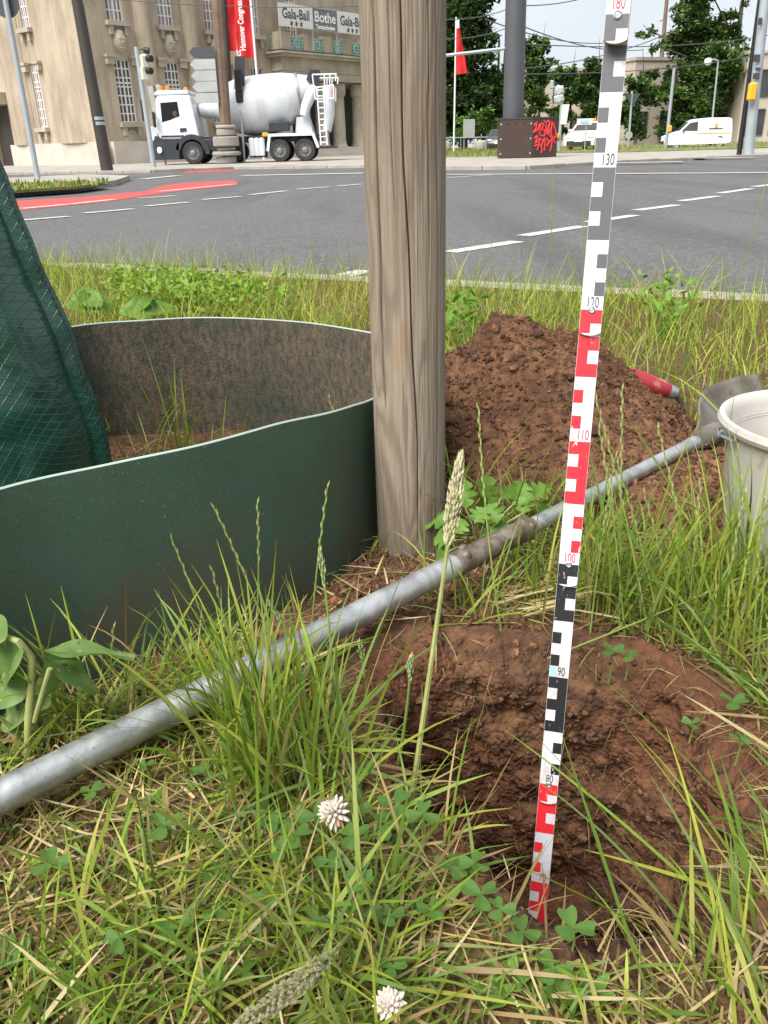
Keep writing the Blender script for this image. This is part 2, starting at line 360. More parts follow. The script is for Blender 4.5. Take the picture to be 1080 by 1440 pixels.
NA = 620; TH = np.linspace(0, 2 * np.pi, NA, endpoint=False)
rows = []; cols = []
ZB = -.64; nw = 120
r0 = hole_r(TH); k = np.ones(9) / 9
r0 = np.convolve(np.concatenate([r0[-4:], r0, r0[:4]]), k, 'valid')
ztop = gz(HC[0] + np.cos(TH) * (r0 + .02), HC[1] + np.sin(TH) * (r0 + .02))
def wall_r(t):                                        # t 0 bottom .. 1 top
    fl = .016 * sst(.95, 1.0, t) ** 1.5
    back = np.clip(np.sin(TH), 0, 1)
    return r0 * (.84 + .14 * t ** .6) + fl - .006
for fr in (0, .35, .7): rows.append(p3(HC[0] + np.cos(TH) * wall_r(0) * fr, HC[1] + np.sin(TH) * wall_r(0) * fr, np.full(NA, ZB) - .02 + .02 * fr)); cols.append(np.tile([0, 0, .6], (NA, 1)))
for i in range(nw):
    t = i / (nw - 1); z = ZB + (ztop - .012 * (1 - t) - ZB) * t; rr = wall_r(np.full(NA, t))
    P = p3(HC[0] + np.cos(TH) * rr, HC[1] + np.sin(TH) * rr, z)
    amp = (1 - sst(.97, 1, np.full(NA, t)) * .8)
    ledge = .022 * fbm(np.stack([P[:, 0] * 6, P[:, 1] * 6, P[:, 2] * 16], -1), 1.0, 3, .55, seed=31) + .014 * fbm(P, 16, 3, seed=33) + .010 * fbm(P, 46, 3, .6, seed=35)
    rr = rr + amp * ledge
    rows.append(p3(HC[0] + np.cos(TH) * rr, HC[1] + np.sin(TH) * rr, z + amp * .004 * fbm(P, 60, 2, seed=37)))
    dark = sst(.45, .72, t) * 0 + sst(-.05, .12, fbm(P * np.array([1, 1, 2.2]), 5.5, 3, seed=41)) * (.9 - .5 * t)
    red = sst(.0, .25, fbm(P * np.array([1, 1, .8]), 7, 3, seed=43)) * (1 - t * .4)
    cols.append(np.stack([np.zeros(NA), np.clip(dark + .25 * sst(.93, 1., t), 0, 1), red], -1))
off = 0.; st = .0045; ntop = len(rows)
while off < 420:
    off += st; st *= 1.0115 if off < 6 else 1.09
    rr = r0 + .012 + .022 - .012 + off
    x = HC[0] + np.cos(TH) * rr; y = HC[1] + np.sin(TH) * rr
    z = gz(x, y); rows.append(p3(x, y, z)); b = bare(x, y) if off < 8 else np.zeros(NA)
    cols.append(np.stack([1 - b, .35 * b, 0 * b], -1))
V = np.concatenate(rows); NR = len(rows)
i = np.arange(NR - 1)[:, None] * NA; j = np.arange(NA)[None, :]; j2 = (j + 1) % NA
Q = np.stack([i + j, i + j2, i + NA + j2, i + NA + j], -1).reshape(-1, 4)
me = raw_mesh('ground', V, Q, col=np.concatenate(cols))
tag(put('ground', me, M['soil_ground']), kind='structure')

# road surface, near kerb with its stones, gutter
def flat(name, pts, z, material, parent=None, thick=0.0, kind='structure'):
    mb = MB(); P = [(p[0], p[1]) for p in pts]
    if thick: mb.prism(P, (0, 0, z - thick), (1, 0, 0), (0, 1, 0), (0, 0, thick))
    else: mb.add([(a, b, z) for a, b in P], [tuple(range(len(P)))])
    o = mb.build(name, material, parent, fix=bool(thick))
    if not thick and o.data.polygons[0].normal.z < 0: o.data.flip_normals()
    if parent is None and kind: o['kind'] = kind
    return o
def kp(s, d): return KP + KD * s + KN * d
flat('road', [kp(-45, 0), kp(45, 0), kp(45, 60), kp(-45, 60)], 0, M['asphalt'])
kerb = bpy.data.objects.new('kerb', None); COL.objects.link(kerb); kerb['kind'] = 'structure'
KANG = math.atan2(KD[1], KD[0])
mk = MB().box((0, 0, 0), (.985, .15, .28), KANG, .012); mg = MB().box((0, 0, 0), (.49, .29, .10), KANG, .006)
ks = mk.build('kerb_stone', M['concrete'], kerb, True); gs = mg.build('gutter_slab', M['concrete'], kerb, True)
first = True
for k in range(-7, 8):
    c = kp(k, -.375); o = ks if first else ks.copy()
    if not first: COL.objects.link(o); o.parent = kerb
    o.location = (c[0], c[1], -.012 + random.uniform(-.004, .004)); o.rotation_euler = (random.uniform(-.006, .006), random.uniform(-.006, .006), 0)
    for h in (0, .5):
        c = kp(k + h - .25, -.15); o = gs if first else gs.copy()
        if not first: COL.objects.link(o); o.parent = kerb
        first = False
        o.location = (c[0], c[1], -.038 + random.uniform(-.003, .003))

# far pavement, islands, lawns and the painted lines
ZP = .05
def g2(pts, z=0.0): return [tuple(gp(a, b, z))[:2] for a, b in pts]
edge = g2([(-500, 253), (-60, 247), (215, 243), (330, 238), (510, 236), (622, 239), (740, 238), (840, 232), (1000, 224), (1140, 218), (1500, 204)])
flat('pavement', edge + [(160, 260), (-160, 260)], ZP, M['concrete'], None, .3)
fk = bpy.data.objects.new('far_kerb', None); COL.objects.link(fk); fk['kind'] = 'structure'
for a, b in zip(edge[1:-1], edge[2:]):
    a, b = Vector((*a, 0)), Vector((*b, 0)); L = (b - a).length; nn = max(1, int(L / 1.1)); d = (b - a) / nn; ang = math.atan2(d.y, d.x)
    src = MB().box((0, 0, 0), (L / nn - .015, .16, .26), ang, .015).build('kerb_stone', M['concrete'], fk, True)
    for q in range(nn):
        o = src if q == 0 else src.copy()
        if q: COL.objects.link(o); o.parent = fk
        o.location = a + d * (q + .5) + Vector((0, -.085, -.035 + random.uniform(-.008, .008)))
flat('red_cycle_path', g2([(20, 283), (120, 277), (205, 269), (222, 263), (255, 257.5), (331, 253.5), (335, 260), (270, 267), (235, 271), (150, 284), (20, 297)]), .004, M['red_paint'])
flat('red_crossing_patch', g2([(262, 240.5), (325, 238.6), (333, 240.6), (255, 243.5)]), .004, M['red_paint'])
flat('red_crossing_patch', g2([(372, 233.2), (420, 231.6), (421, 232.8), (368, 234.6)], ZP), ZP + .004, M['red_paint'])
flat('traffic_island', g2([(-60, 283), (20, 277), (112, 269.5), (165, 261), (183, 253.5), (120, 251), (20, 256), (-60, 261)]), .11, M['concrete'], None, .2)
flat('island_bed', g2([(-50, 272), (20, 267), (108, 261.5), (150, 256.5), (118, 253), (20, 258), (-50, 263)], .13), .13, M['far_ground'], None, .05)
lines = bpy.data.objects.new('road_markings', None); COL.objects.link(lines); lines['kind'] = 'structure'
def mark(a, b, w, z=.004):
    a, b = gp(*a, z - .004), gp(*b, z - .004); d = (b - a).normalized(); s = Vector((-d.y, d.x, 0)) * w / 2; a.z = b.z = z
    o = MB().add([a - s, b - s, b + s, a + s], [(0, 1, 2, 3)]).build('painted_line', M['road_paint'], lines, fix=False)
    if o.data.polygons[0].normal.z < 0: o.data.flip_normals()
for a, b in (((483, 388), (515, 381)), ((632, 355), (728, 340)), ((735, 332), (820, 318.5)), ((828, 313), (893, 303)), ((895, 296), (952, 288.5)), ((957, 283), (1009, 276)), ((1012, 272), (1056, 265.5)), ((1060, 263), (1105, 257))):
    mark(a, b, .13)
for a, b in (((30, 310), (97, 304.5)), ((118, 300), (187, 294)), ((206, 290), (266, 284.5)), ((284, 281), (338, 276.5)), ((352, 274), (403, 268.5)), ((417, 266.5), (462, 263)), ((474, 262), (508, 259)), ((630, 250), (690, 246)), ((30, 293.5), (95, 287.5)), ((100, 287), (160, 280.5)), ((195, 279), (247, 275.5)), ((222, 269.5), (330, 259))):
    mark(a, b, .14, .008)
for a, b, w in (((340, 247), (512, 243.5), .5), ((622, 245.5), (1090, 243), .3), ((200, 252), (250, 247), .3)): mark(a, b, w, .012)
for a, b, w in (((850, 229.5), (960, 227), .4), ((900, 224), (1060, 221), .4)): mark(a, b, w, ZP + .006)
tag(flat('far_lawn', g2([(560, 221), (706, 218.5), (706, 209), (560, 209)], .09), .09, M['far_ground'], None, .06), kind='structure')
tag(flat('far_lawn', g2([(780, 214), (880, 213), (1000, 209.5), (1140, 205), (1140, 198), (1000, 201), (780, 207)], .09), .09, M['far_ground'], None, .06), kind='structure')
# ================================================================ NEAR THINGS
def gzs(x, y): return float(gz(np.array([x]), np.array([y]))[0])
def catmull(pts, n, closed=True):
    P = np.array(pts, float); N = len(P); out = []
    for i in range(N if closed else N - 1):
        g = lambda k: P[k % N] if closed else P[min(max(k, 0), N - 1)]
        a, b, c, d = g(i - 1), g(i), g(i + 1), g(i + 2)
        for t in np.linspace(0, 1, n, endpoint=False):
            out.append(.5 * ((2 * b) + (-a + c) * t + (2 * a - 5 * b + 4 * c - d) * t * t + (-a + 3 * b - 3 * c + d) * t ** 3))
    if not closed: out.append(P[-1])
    return np.array(out)

# ---- wooden stake
n = NT('weathered_wood')
gsrc = n.mapping((14, 14, 1.9)); nz = n.noise(1.0, 3, gsrc, .5, .45)
wv = n.math('SINE', n.math('MULTIPLY', nz, 95)); fine = n.noise(1, 6, n.mapping((420, 420, 9)), 0, .6); pat = n.noise(1, 4, n.mapping((9, 9, 4)))
c = n.ramp(n.rng(wv, -1, 1, 0, 1), (.0, (.225, .180, .134)), (.4, (.295, .242, .183)), (1, (.335, .278, .212)))
c = n.mix(n.rng(fine, .45, .7, 0, .45), c, (.13, .105, .08)); c = n.mix(n.rng(pat, .42, .68, 0, .6), c, (.21, .165, .12))
och = n.noise(1, 3, n.mapping((30, 30, 5.5))); c = n.mix(n.rng(och, .64, .74, 0, .55), c, (.33, .19, .075))
sepz = n.n.new('ShaderNodeSeparateXYZ'); n.l.new(n.co, sepz.inputs[0])
c = n.mix(n.math('MULTIPLY', n.rng(sepz.outputs[2], .05, .22, .8, 0), n.rng(n.noise(20, 4), .3, .6, .5, 1)), c, (.105, .078, .05))
n.set(c, .88, 0, .25); n.bump(n.math('ADD', n.math('MULTIPLY', wv, .10), n.math('MULTIPLY', fine, -1.2)), .75, .003); M['weathered_wood'] = n.m
pb = gp(580, 778, G0); PC = (pb.x + .0010, pb.y + .040); PR = .0425
post = thing('wooden_stake', 'thick round weathered wooden stake standing in soil beside the green ring', 'stake', (PC[0], PC[1], .10))
na, nr = 460, 190
ph = np.linspace(0, 2 * np.pi, na, endpoint=False); zz = np.linspace(0, 1.75, nr)
A, Z = np.meshgrid(ph, zz)
def adiff(a, b): return (a - b + np.pi) % (2 * np.pi) - np.pi
R_ = PR * (1 + .012 * fbm(p3(np.cos(A).ravel() * 2, np.sin(A).ravel() * 2, Z.ravel() * 2), 1, 3, seed=51).reshape(A.shape))
R_ += .0004 * fbm(p3(np.cos(A).ravel() * 22, np.sin(A).ravel() * 22, Z.ravel() * 7), 1, 3, seed=52).reshape(A.shape)
for off0, off1, dep, wid, z0, z1 in ((-.92, -.62, .011, .026, .25, 1.75), (-.12, .16, .009, .013, .1, 1.5), (.55, .50, .004, .014, .4, 1.75), (-.35, -.3, .004, .012, .45, 1.2), (.85, .8, .004, .014, 0, 1.1)):
    tt = 1 - (Z - .1) / .75
    ctr = -np.pi / 2 + off0 + (off1 - off0) * tt + .05 * np.sin(Z * 9 + off0 * 5) + .02 * np.sin(Z * 31)
    R_ -= dep * np.exp(-(adiff(A, ctr) / wid) ** 2) * sst(z0, z0 + .12, Z) * (1 - sst(z1 - .12, z1, Z))
lean = -.004 * Z
V = np.stack([np.cos(A) * R_ + lean, np.sin(A) * R_, Z], -1).reshape(-1, 3)
V = np.concatenate([V, [[lean[-1, 0], 0, 1.752]]])
i = np.arange(nr - 1)[:, None] * na; j = np.arange(na)[None, :]; j2 = (j + 1) % na
Q = np.stack([i + j, i + j2, i + na + j2, i + na + j], -1).reshape(-1, 4)
T = np.stack([(nr - 1) * na + np.arange(na), (nr - 1) * na + (np.arange(na) + 1) % na, np.full(na, nr * na)], -1)
put('timber', raw_mesh('timber', V, Q, T), M['weathered_wood'], post)

# ---- green root-ball ring
n = NT('green_sheet')
sp = n.noise(420, 2); d = n.noise(6, 5)
sz = n.n.new('ShaderNodeSeparateXYZ'); n.l.new(n.co, sz.inputs[0])
c = n.mix(n.rng(d, .3, .7, 0, 1), (.036, .075, .050), (.050, .098, .066)); c = n.mix(n.rng(sp, .67, .74, 0, .85), c, (.20, .25, .20))
dirt = n.math('MULTIPLY', n.rng(n.noise(16, 6, None, .6), .36, .64, 0, .9), n.rng(sz.outputs[2], .06, .24, 1, .10)); c = n.mix(n.rng(n.noise(1, 3, n.mapping((12, 12, 260))), .66, .72, 0, .35), c, (.10, .14, .12)); c = n.mix(n.rng(n.noise(2.5, 5), .45, .7, 0, .45), c, (.036, .062, .050)); c = n.mix(dirt, c, (.085, .055, .038))
n.set(c, n.rng(n.noise(300, 3), .3, .7, .4, .58)).bump(n.noise(700, 3), .25, .001); M['green_sheet'] = n.m
n = NT('green_sheet_soiled')
c = n.mix(n.rng(n.noise(1, 5, n.mapping((130, 130, 60)), .4, .7), .36, .62, 0, 1), (.034, .046, .034), (.150, .105, .072)); c = n.mix(n.rng(n.noise(4, 3), .48, .68, 0, .75), c, (.02, .042, .03))
n.set(c, .9).bump(n.noise(220, 4), .5, .003); M['green_sheet_soiled'] = n.m
simple('sheet_edge', (.40, .50, .44), .5, 0, 8, .15)
RIMP = [tuple(gp(a, b, z))[:2] for a, b, z in ((0, 688, .396), (160, 652, .396), (300, 623, .395), (440, 590, .388), (505, 573, .376), (540, 563, .368))] + [(.052, 1.02), (.062, 1.10), (.036, 1.19)] + [tuple(gp(a, b, .396))[:2] for a, b in ((520, 468), (420, 453), (300, 447), (200, 451), (100, 460))]
ringpts = [*RIMP, (-.62, 1.20), (-.80, 1.08), (-.88, .90), (-.82, .70), (-.68, .56), (-.53, .52), (-.41, .55)]
rc = catmull(ringpts, 14); N = len(rc)
tg = np.roll(rc, -1, 0) - np.roll(rc, 1, 0); tg /= np.linalg.norm(tg, axis=1)[:, None]; nrm = np.stack([tg[:, 1], -tg[:, 0]], -1)
rimz = .396 - .030 * sst(-.12, .06, rc[:, 0]) * (1 - sst(.95, 1.15, rc[:, 1])) 
ring = thing('root_ring', 'dark green plastic sheet ring set in soil round the green bag', 'plant ring', (-.4, .9, .10))
def sheet(o, mat_, name, zb=.06):
    lv = np.linspace(0, 1, 14); P = []
    for t in lv:
        q = rc + nrm * o; P.append(np.stack([q[:, 0] + .4, q[:, 1] - .9, zb + (rimz - zb) * t - .10], -1))
    P = np.concatenate(P); i = np.arange(len(lv) - 1)[:, None] * N; j = np.arange(N)[None, :]; j2 = (j + 1) % N
    return put(name, raw_mesh(name, P, np.stack([i + j, i + j2, i + N + j2, i + N + j], -1).reshape(-1, 4)), mat_, ring)
s1 = sheet(.0018, M['green_sheet'], 'outer_sheet'); s2 = sheet(-.0018, M['green_sheet_soiled'], 'soiled_inner_face')
s2['label'] = 'inner face of the green ring caked with dried brown soil'
MB().tube([Vector((a[0] + .4, a[1] - .9, z - .10)) for a, z in zip(rc, rimz)] + [Vector((rc[0][0] + .4, rc[0][1] - .9, rimz[0] - .10))], .0015, 6, False).build('cut_rim', M['sheet_edge'], ring, True)

# ---- green watering bag inside the ring
n = NT('green_tarp')
l1 = n.wave(42, 1.0, 1, .6, n.mapping((1, .25, 1), None, (0, rad(64), 0)), 'X'); l2 = n.wave(34, 1.0, 1, .6, n.mapping((1, .25, 1), None, (0, rad(-34), 0)), 'X')
ln = n.math('MAXIMUM', n.rng(l1, .95, .995, 0, 1), n.rng(l2, .95, .995, 0, 1))
c = n.mix(n.rng(n.noise(7, 4), .3, .7, 0, 1), (.012, .055, .036), (.020, .082, .055)); c = n.mix(n.math('MULTIPLY', ln, n.rng(n.noise(9, 3), .42, .68, .02, .16)), c, (.10, .20, .16))
n.set(c, n.rng(n.noise(12, 4), .3, .7, .13, .30), 0, .6); n.bump(n.math('ADD', n.math('MULTIPLY', ln, .10), n.math('MULTIPLY', n.noise(14, 3, None, .6), 1.5)), .8, .004); M['green_tarp'] = n.m
simple('seam_dark', (.012, .05, .045), .4, 0, 20, .2)
BX, BY = -.56, .95
bag = thing('watering_bag', 'glossy dark green tarpaulin watering bag with stitched side seam', 'watering bag', (BX, BY, .20))
_e = [at(a, b, BY) for a, b in ((170, 700), (158, 650), (150, 603), (127, 540), (100, 460), (67, 390), (43, 330), (20, 273), (0, 227), (-30, 160))]
BAGZ = [0.] + [p.z - .2 for p in _e] + [.75, .95]; BAGA = [_e[0].x - BX + .02] + [p.x - BX - .0165 for p in _e] + [.045, .03]
def bag_a(z): # half width from the seam line seen in the photograph
    return np.interp(z, BAGZ, BAGA)
nu, nv = 180, 130; U = np.linspace(0, 2 * np.pi, nu, endpoint=False); Zs = np.linspace(0, .95, nv); UU, ZZ = np.meshgrid(U, Zs)
aa = bag_a(ZZ); bb = .055 + .10 * (aa / .30)
cu, su = np.cos(UU), np.sin(UU); X = aa * np.sign(cu) * np.abs(cu) ** .85; Y = bb * np.sign(su) * np.abs(su) ** 1.15
q = p3(X.ravel(), Y.ravel(), ZZ.ravel())
w = (.022 * fbm(q * np.array([1, 1, .55]), 7, 3, seed=61) + .006 * np.abs(fbm(q * np.array([1.5, 1, .8]), 15, 2, seed=62)) * 1.6 + .0015 * fbm(q, 34, 2, seed=63)).reshape(X.shape) * sst(.12, .75, np.abs(su))
Y = Y + w * np.sign(su + 1e-9); X = X + .3 * w * cu
V = np.stack([X, Y, ZZ], -1).reshape(-1, 3); i = np.arange(nv - 1)[:, None] * nu; j = np.arange(nu)[None, :]; j2 = (j + 1) % nu
put('tarpaulin', raw_mesh('tarpaulin', V, np.stack([i + j, i + j2, i + nu + j2, i + nu + j], -1).reshape(-1, 4)), M['green_tarp'], bag)
P = []; Q = []; nz_ = 90
for k, z in enumerate(np.linspace(0, .95, nz_)):
    a = float(bag_a(z)); wv_ = .0015 * math.sin(z * 47) + .001 * math.sin(z * 101 + 1)
    for (dx, dy) in ((-.030, -.012), (-.022, -.021), (-.012, -.013), (.000, -.0095 + wv_ * .3), (.012, -.005 + wv_), (.0165, wv_), (.012, .005 + wv_), (.0, .009), (-.02, .012)): P.append((a + dx + .0006 * math.sin(z * 73), dy, z))
m_ = 9
for k in range(nz_ - 1):
    for q_ in range(m_ - 1): Q.append((k * m_ + q_, k * m_ + q_ + 1, (k + 1) * m_ + q_ + 1, (k + 1) * m_ + q_))
put('side_seam', raw_mesh('side_seam', P, Q), M['green_tarp'], bag)
st = MB()
for z in np.arange(.01, .94, .0085):
    a = float(bag_a(z)); a2 = float(bag_a(z + .005)); wv_ = .0015 * math.sin(z * 47) + .001 * math.sin(z * 101 + 1)
    st.tube([(a + .0115 + .0006 * math.sin(z * 73), -.0058 + wv_, z), (a2 + .0135 + .0006 * math.sin(z * 73), -.0052 + wv_, z + .0055)], .0011, 5)
st.build('stitching', M['seam_dark'], bag)

# ---- shovel with tubular steel shaft
n = NT('galvanised_tube'); a = n.noise(30, 5, None, 1.0); b = n.voro(46)
c = n.ramp(a, (.3, (.32, .335, .335)), (.55, (.47, .48, .48)), (.75, (.60, .605, .60))); c = n.mix(n.rng(n.noise(9, 6), .58, .72, 0, .55), c, (.22, .17, .13)); c = n.mix(n.rng(n.noise(300, 2), .66, .75, 0, .5), c, (.10, .07, .05))
n.set(c, n.rng(a, .3, .7, .34, .52), .72).bump(n.noise(150, 4), .25, .0015); M['galvanised_tube'] = n.m
n = NT('dirty_steel'); a = n.noise(45, 6, None, .6); c = n.ramp(a, (.3, (.06, .045, .035)), (.5, (.17, .13, .10)), (.7, (.30, .26, .22))); n.set(c, .6, .45).bump(n.noise(120, 5), .6, .002); M['dirty_steel'] = n.m
n = NT('blade_steel'); a = n.noise(14, 6, None, .6); c = n.ramp(a, (.3, (.10, .080, .065)), (.55, (.22, .19, .16)), (.75, (.32, .29, .26))); n.set(c, .55, .45).bump(n.noise(90, 4), .3, .002); M['blade_steel'] = n.m
SL = gp(0, 1121, .232); SR = gp(985, 619, .258); sdv = (SR - SL).normalized()
def onshaft(px):
    lo, hi = -1., 2.
    for _ in range(50):
        m = (lo + hi) / 2; p = SL + (SR - SL) * m; q = CAMR.transposed() @ (p - Vector((0, 0, H))); x = 540 - F * q.x / q.z
        if x < px: lo = m
        else: hi = m
    return SL + (SR - SL) * lo
shovel = thing('shovel', 'long shovel with galvanised tube shaft lying across grass and hole edge', 'shovel', (SL.x, SL.y, .2)); so = Vector((SL.x, SL.y, .2))
pA = SL - sdv * .45; pJ = onshaft(638); pK = onshaft(747)
MB().tube([pA - so, SL - so, pJ - so + sdv * .01], .0130, 28).build('shaft_tube', M['galvanised_tube'], shovel, True)
prof = []; L = (pK - pJ).length
mb = MB(); ss = [0, .06, .12, .35, .7, .84, .90, .95, 1.0]; rr_ = [.0132, .0142, .0134, .0132, .0132, .0134, .0150, .0142, .0115]
mb.tube([pJ - so + sdv * (L * t) for t in ss], rr_, 28)
for t, aa_ in ((.10, 1.0), (.16, 2.1), (.91, .7), (.93, 1.9), (.95, 2.9)):     # weld beads and rivets
    side = sdv.cross(Vector((0, 0, 1))).normalized(); up = side.cross(sdv)
    c_ = pJ - so + sdv * (L * t) + (side * math.cos(aa_) + up * math.sin(aa_)) * .0128
    mb.lathe([(.0005, -.004), (.0045, -.002), (.0055, .0005), (.004, .003), (.0005, .0045)], 10, c_, side * math.cos(aa_) + up * math.sin(aa_))
o = mb.build('socket', M['dirty_steel'], shovel, True); o['label'] = 'rusty brown socket sleeve with rough weld beads'
MB().tube([pK - so - sdv * .01, SR - so - sdv * .05, SR - so], [.0100, .0100, .0108], 24).build('lower_tube', M['galvanised_tube'], shovel, True)
side = Vector((-sdv.y, sdv.x, 0)).normalized(); wv3 = Vector((.36, .62, .08)); wv3 = (wv3 - sdv * wv3.dot(sdv)).normalized(); nv3 = sdv.cross(wv3).normalized()
if nv3.y > 0: nv3 = -nv3
P = []; Q = []; ns, nc = 26, 22
for a in range(ns):
    s = a / (ns - 1); hw = .014 + .052 * sst(.0, .55, np.float64(s)) - .02 * max(0, s - .6) - .05 * max(0, s - .85) ** .8
    for b in range(nc):
        v = b / (nc - 1) * 2 - 1
        p = SR - so + sdv * (s * .29 - .01) + wv3 * (v * float(hw) + .012 * float(sst(.02, .3, np.float64(s)))) + nv3 * (.032 * (abs(v) ** 2) * float(sst(0, .25, np.float64(s))) - .020 * float(sst(0, .3, np.float64(s))))
        P.append(p)
for a in range(ns - 1):
    for b in range(nc - 1): Q.append((a * nc + b, a * nc + b + 1, (a + 1) * nc + b + 1, (a + 1) * nc + b))
o = put('blade', raw_mesh('blade', [tuple(p) for p in P], Q), M['blade_steel'], shovel)
md = o.modifiers.new('thickness', 'SOLIDIFY'); md.thickness = .0028
MB().tube([SR - so - sdv * .012, SR - so + sdv * .015, SR - so + sdv * .05, SR - so + sdv * .09], [.0125, .0165, .015, .006], 20).build('blade_socket', M['blade_steel'], shovel, True)

# ---- heap of dug soil
def heap_h(x, y):
    def cone(cx, cy, h, sl, e=1.0): return h - sl * np.hypot((x - cx), (y - cy) * e)
    hs_ = [cone(.205, 1.29, .225, .82), cone(.315, 1.28, .185, .95), cone(.12, 1.24, .17, .90), cone(.41, 1.19, .058, .55), cone(.43, 1.03, .040, .25), cone(.27, 1.12, .10, .55)]
    m = hs_[0]
    for q_ in hs_[1:]: k = .03; m = np.log(np.exp(m / k) + np.exp(q_ / k)) * k
    return m - .012
def heap_z(x, y, det=True):
    h = heap_h(x, y); p = p3(x, y, h)
    if det: h = h + .034 * fbm(p, 7.5, 4, seed=71) + .013 * np.abs(fbm(p, 30, 3, .6, seed=72)) + .0075 * fbm(p, 85, 3, .6, seed=73)
    h = np.minimum(h, .205 + .02 * fbm(p, 9, 2, seed=74))
    zt_ = gz(x, y, False) + h; sx = (x - SL.x) * sdv.x + (y - SL.y) * sdv.y; hl = math.hypot(sdv.x, sdv.y); dd = np.abs((x - SL.x) * sdv.y - (y - SL.y) * sdv.x) / hl
    front = ((x - SL.x) * sdv.y - (y - SL.y) * sdv.x) > 0
    zp_ = SL.z + sx / hl ** 2 * sdv.z; lim = zp_ - .008 + np.where(front, .12, 1.0) * np.maximum(0, dd - .010)
    return np.minimum(zt_, np.where(sx < (SR - SL).length * hl ** 2 + .32, lim, 9))
nx, ny = 230, 250; xs = np.linspace(-.12, .72, nx); ys = np.linspace(.80, 1.70, ny); XX, YY = np.meshgrid(xs, ys)
zz_ = heap_z(XX.ravel(), YY.ravel())
keep_v = (zz_ > gz(XX.ravel(), YY.ravel(), False) - .03)
V = p3(XX.ravel(), YY.ravel(), zz_)
i = np.arange(ny - 1)[:, None] * nx; j = np.arange(nx - 1)[None, :]; Q = np.stack([i + j, i + j + 1, i + nx + j + 1, i + nx + j], -1).reshape(-1, 4)
Q = Q[keep_v[Q].any(1)]; used = np.unique(Q); remap = np.full(len(V), -1); remap[used] = np.arange(len(used))
heap = thing('soil_heap', 'heap of loose crumbly reddish brown soil dug out behind the stake', 'soil heap', (.25, 1.2, .2))
put('soil_surface', raw_mesh('soil_surface', V[used] - np.array([.25, 1.2, .2]), remap[Q]), M['soil_loose'], heap)
# crumbs: lumpy little clods
n = NT('soil_crumb'); c = n.mix(n.rng(n.noise(60, 4), .3, .7, 0, 1), n.attr(), (.06, .03, .02)); n.set(c, .97, 0, .15).bump(n.noise(400, 4), .8, .002); M['soil_crumb'] = n.m
ICO_V = []; ICO_F = []
def ico():
    t = (1 + 5 ** .5) / 2
    v = np.array([(-1, t, 0), (1, t, 0), (-1, -t, 0), (1, -t, 0), (0, -1, t), (0, 1, t), (0, -1, -t), (0, 1, -t), (t, 0, -1), (t, 0, 1), (-t, 0, -1), (-t, 0, 1)], float)
    f = np.array([(0, 11, 5), (0, 5, 1), (0, 1, 7), (0, 7, 10), (0, 10, 11), (1, 5, 9), (5, 11, 4), (11, 10, 2), (10, 7, 6), (7, 1, 8), (3, 9, 4), (3, 4, 2), (3, 2, 6), (3, 6, 8), (3, 8, 9), (4, 9, 5), (2, 4, 11), (6, 2, 10), (8, 6, 7), (9, 8, 1)])
    return v / np.linalg.norm(v[0]), f
IV, IF = ico()
def clods(name, P, size, parent=None, label=None):
    n_ = len(P); sc = size[:, None, None] * (1 + RNG.uniform(-.35, .35, (n_, 12, 1))) * RNG.uniform(.7, 1.25, (n_, 1, 3))
    V = IV[None] * sc; an = RNG.uniform(0, 6.28, n_); ca, sa = np.cos(an)[:, None], np.sin(an)[:, None]
    V = np.stack([V[..., 0] * ca - V[..., 1] * sa, V[..., 0] * sa + V[..., 1] * ca, V[..., 2]], -1) + P[:, None, :]
    F_ = (IF[None] + (np.arange(n_) * 12)[:, None, None]).reshape(-1, 3)
    base = np.array([(.170, .089, .050), (.23, .120, .066), (.105, .059, .036), (.28, .150, .088), (.34, .155, .075)])
    ci = RNG.choice(5, n_, p=[.36, .33, .2, .09, .02]); col = np.repeat(base[ci] * RNG.uniform(.8, 1.2, (n_, 1)), 12, 0)
    o = put(name, raw_mesh(name, V.reshape(-1, 3), None, F_, col, False), M['soil_crumb'], parent); o['kind'] = 'stuff'
    if label: o['label'] = label; o['category'] = 'soil'
    return o
n_ = 16000; x = RNG.uniform(-.1, .68, n_); y = RNG.uniform(.84, 1.62, n_); h = heap_h(x, y); k = h > -.004; x, y = x[k], y[k]
s_ = .0014 + .0036 * RNG.random(len(x)) ** 4 + .007 * RNG.random(len(x)) * (RNG.random(len(x)) > .985)
clods('soil_crumbs', np.stack([x - .25, y - 1.2, heap_z(x, y) - .2 + s_ * .25], -1), s_, heap)
n_ = 65000; x = RNG.uniform(-.5, .75, n_); y = RNG.uniform(.30, 1.5, n_); b = bare(x, y); dx, dy = x - HC[0], y - HC[1]; k = (b > RNG.random(n_) * .9 + .1) & (np.hypot(dx, dy) > hole_r(np.arctan2(dy, dx)) + .02) & (heap_h(x, y) < .0)
inr = (np.hypot((x + .44) / .4, (y - .93) / .36) < 1); k &= ~inr; x, y = x[k], y[k]
s_ = .0013 + .0040 * RNG.random(len(x)) ** 4 + .006 * (RNG.random(len(x)) > .99)
clods('soil_crumbs', np.stack([x, y, gz(x, y) + s_ * .3], -1), s_, None, 'loose brown soil crumbs scattered round the hole and the stake')
# crumbs clinging to the wall of the hole
n_ = 5200; an = RNG.uniform(.1, np.pi + .6, n_); t = RNG.random(n_) ** .7; kk = (an / (2 * np.pi) * NA).astype(int) % NA; ri = 3 + (t * (nw - 1)).astype(int)
GV = np.concatenate(rows).reshape(NR, NA, 3); Pw = GV[ri, kk]
s_ = .0013 + .0034 * RNG.random(n_) ** 3; clods('hole_wall_crumbs', Pw, s_, None, 'small soil crumbs clinging to the wall of the hole')

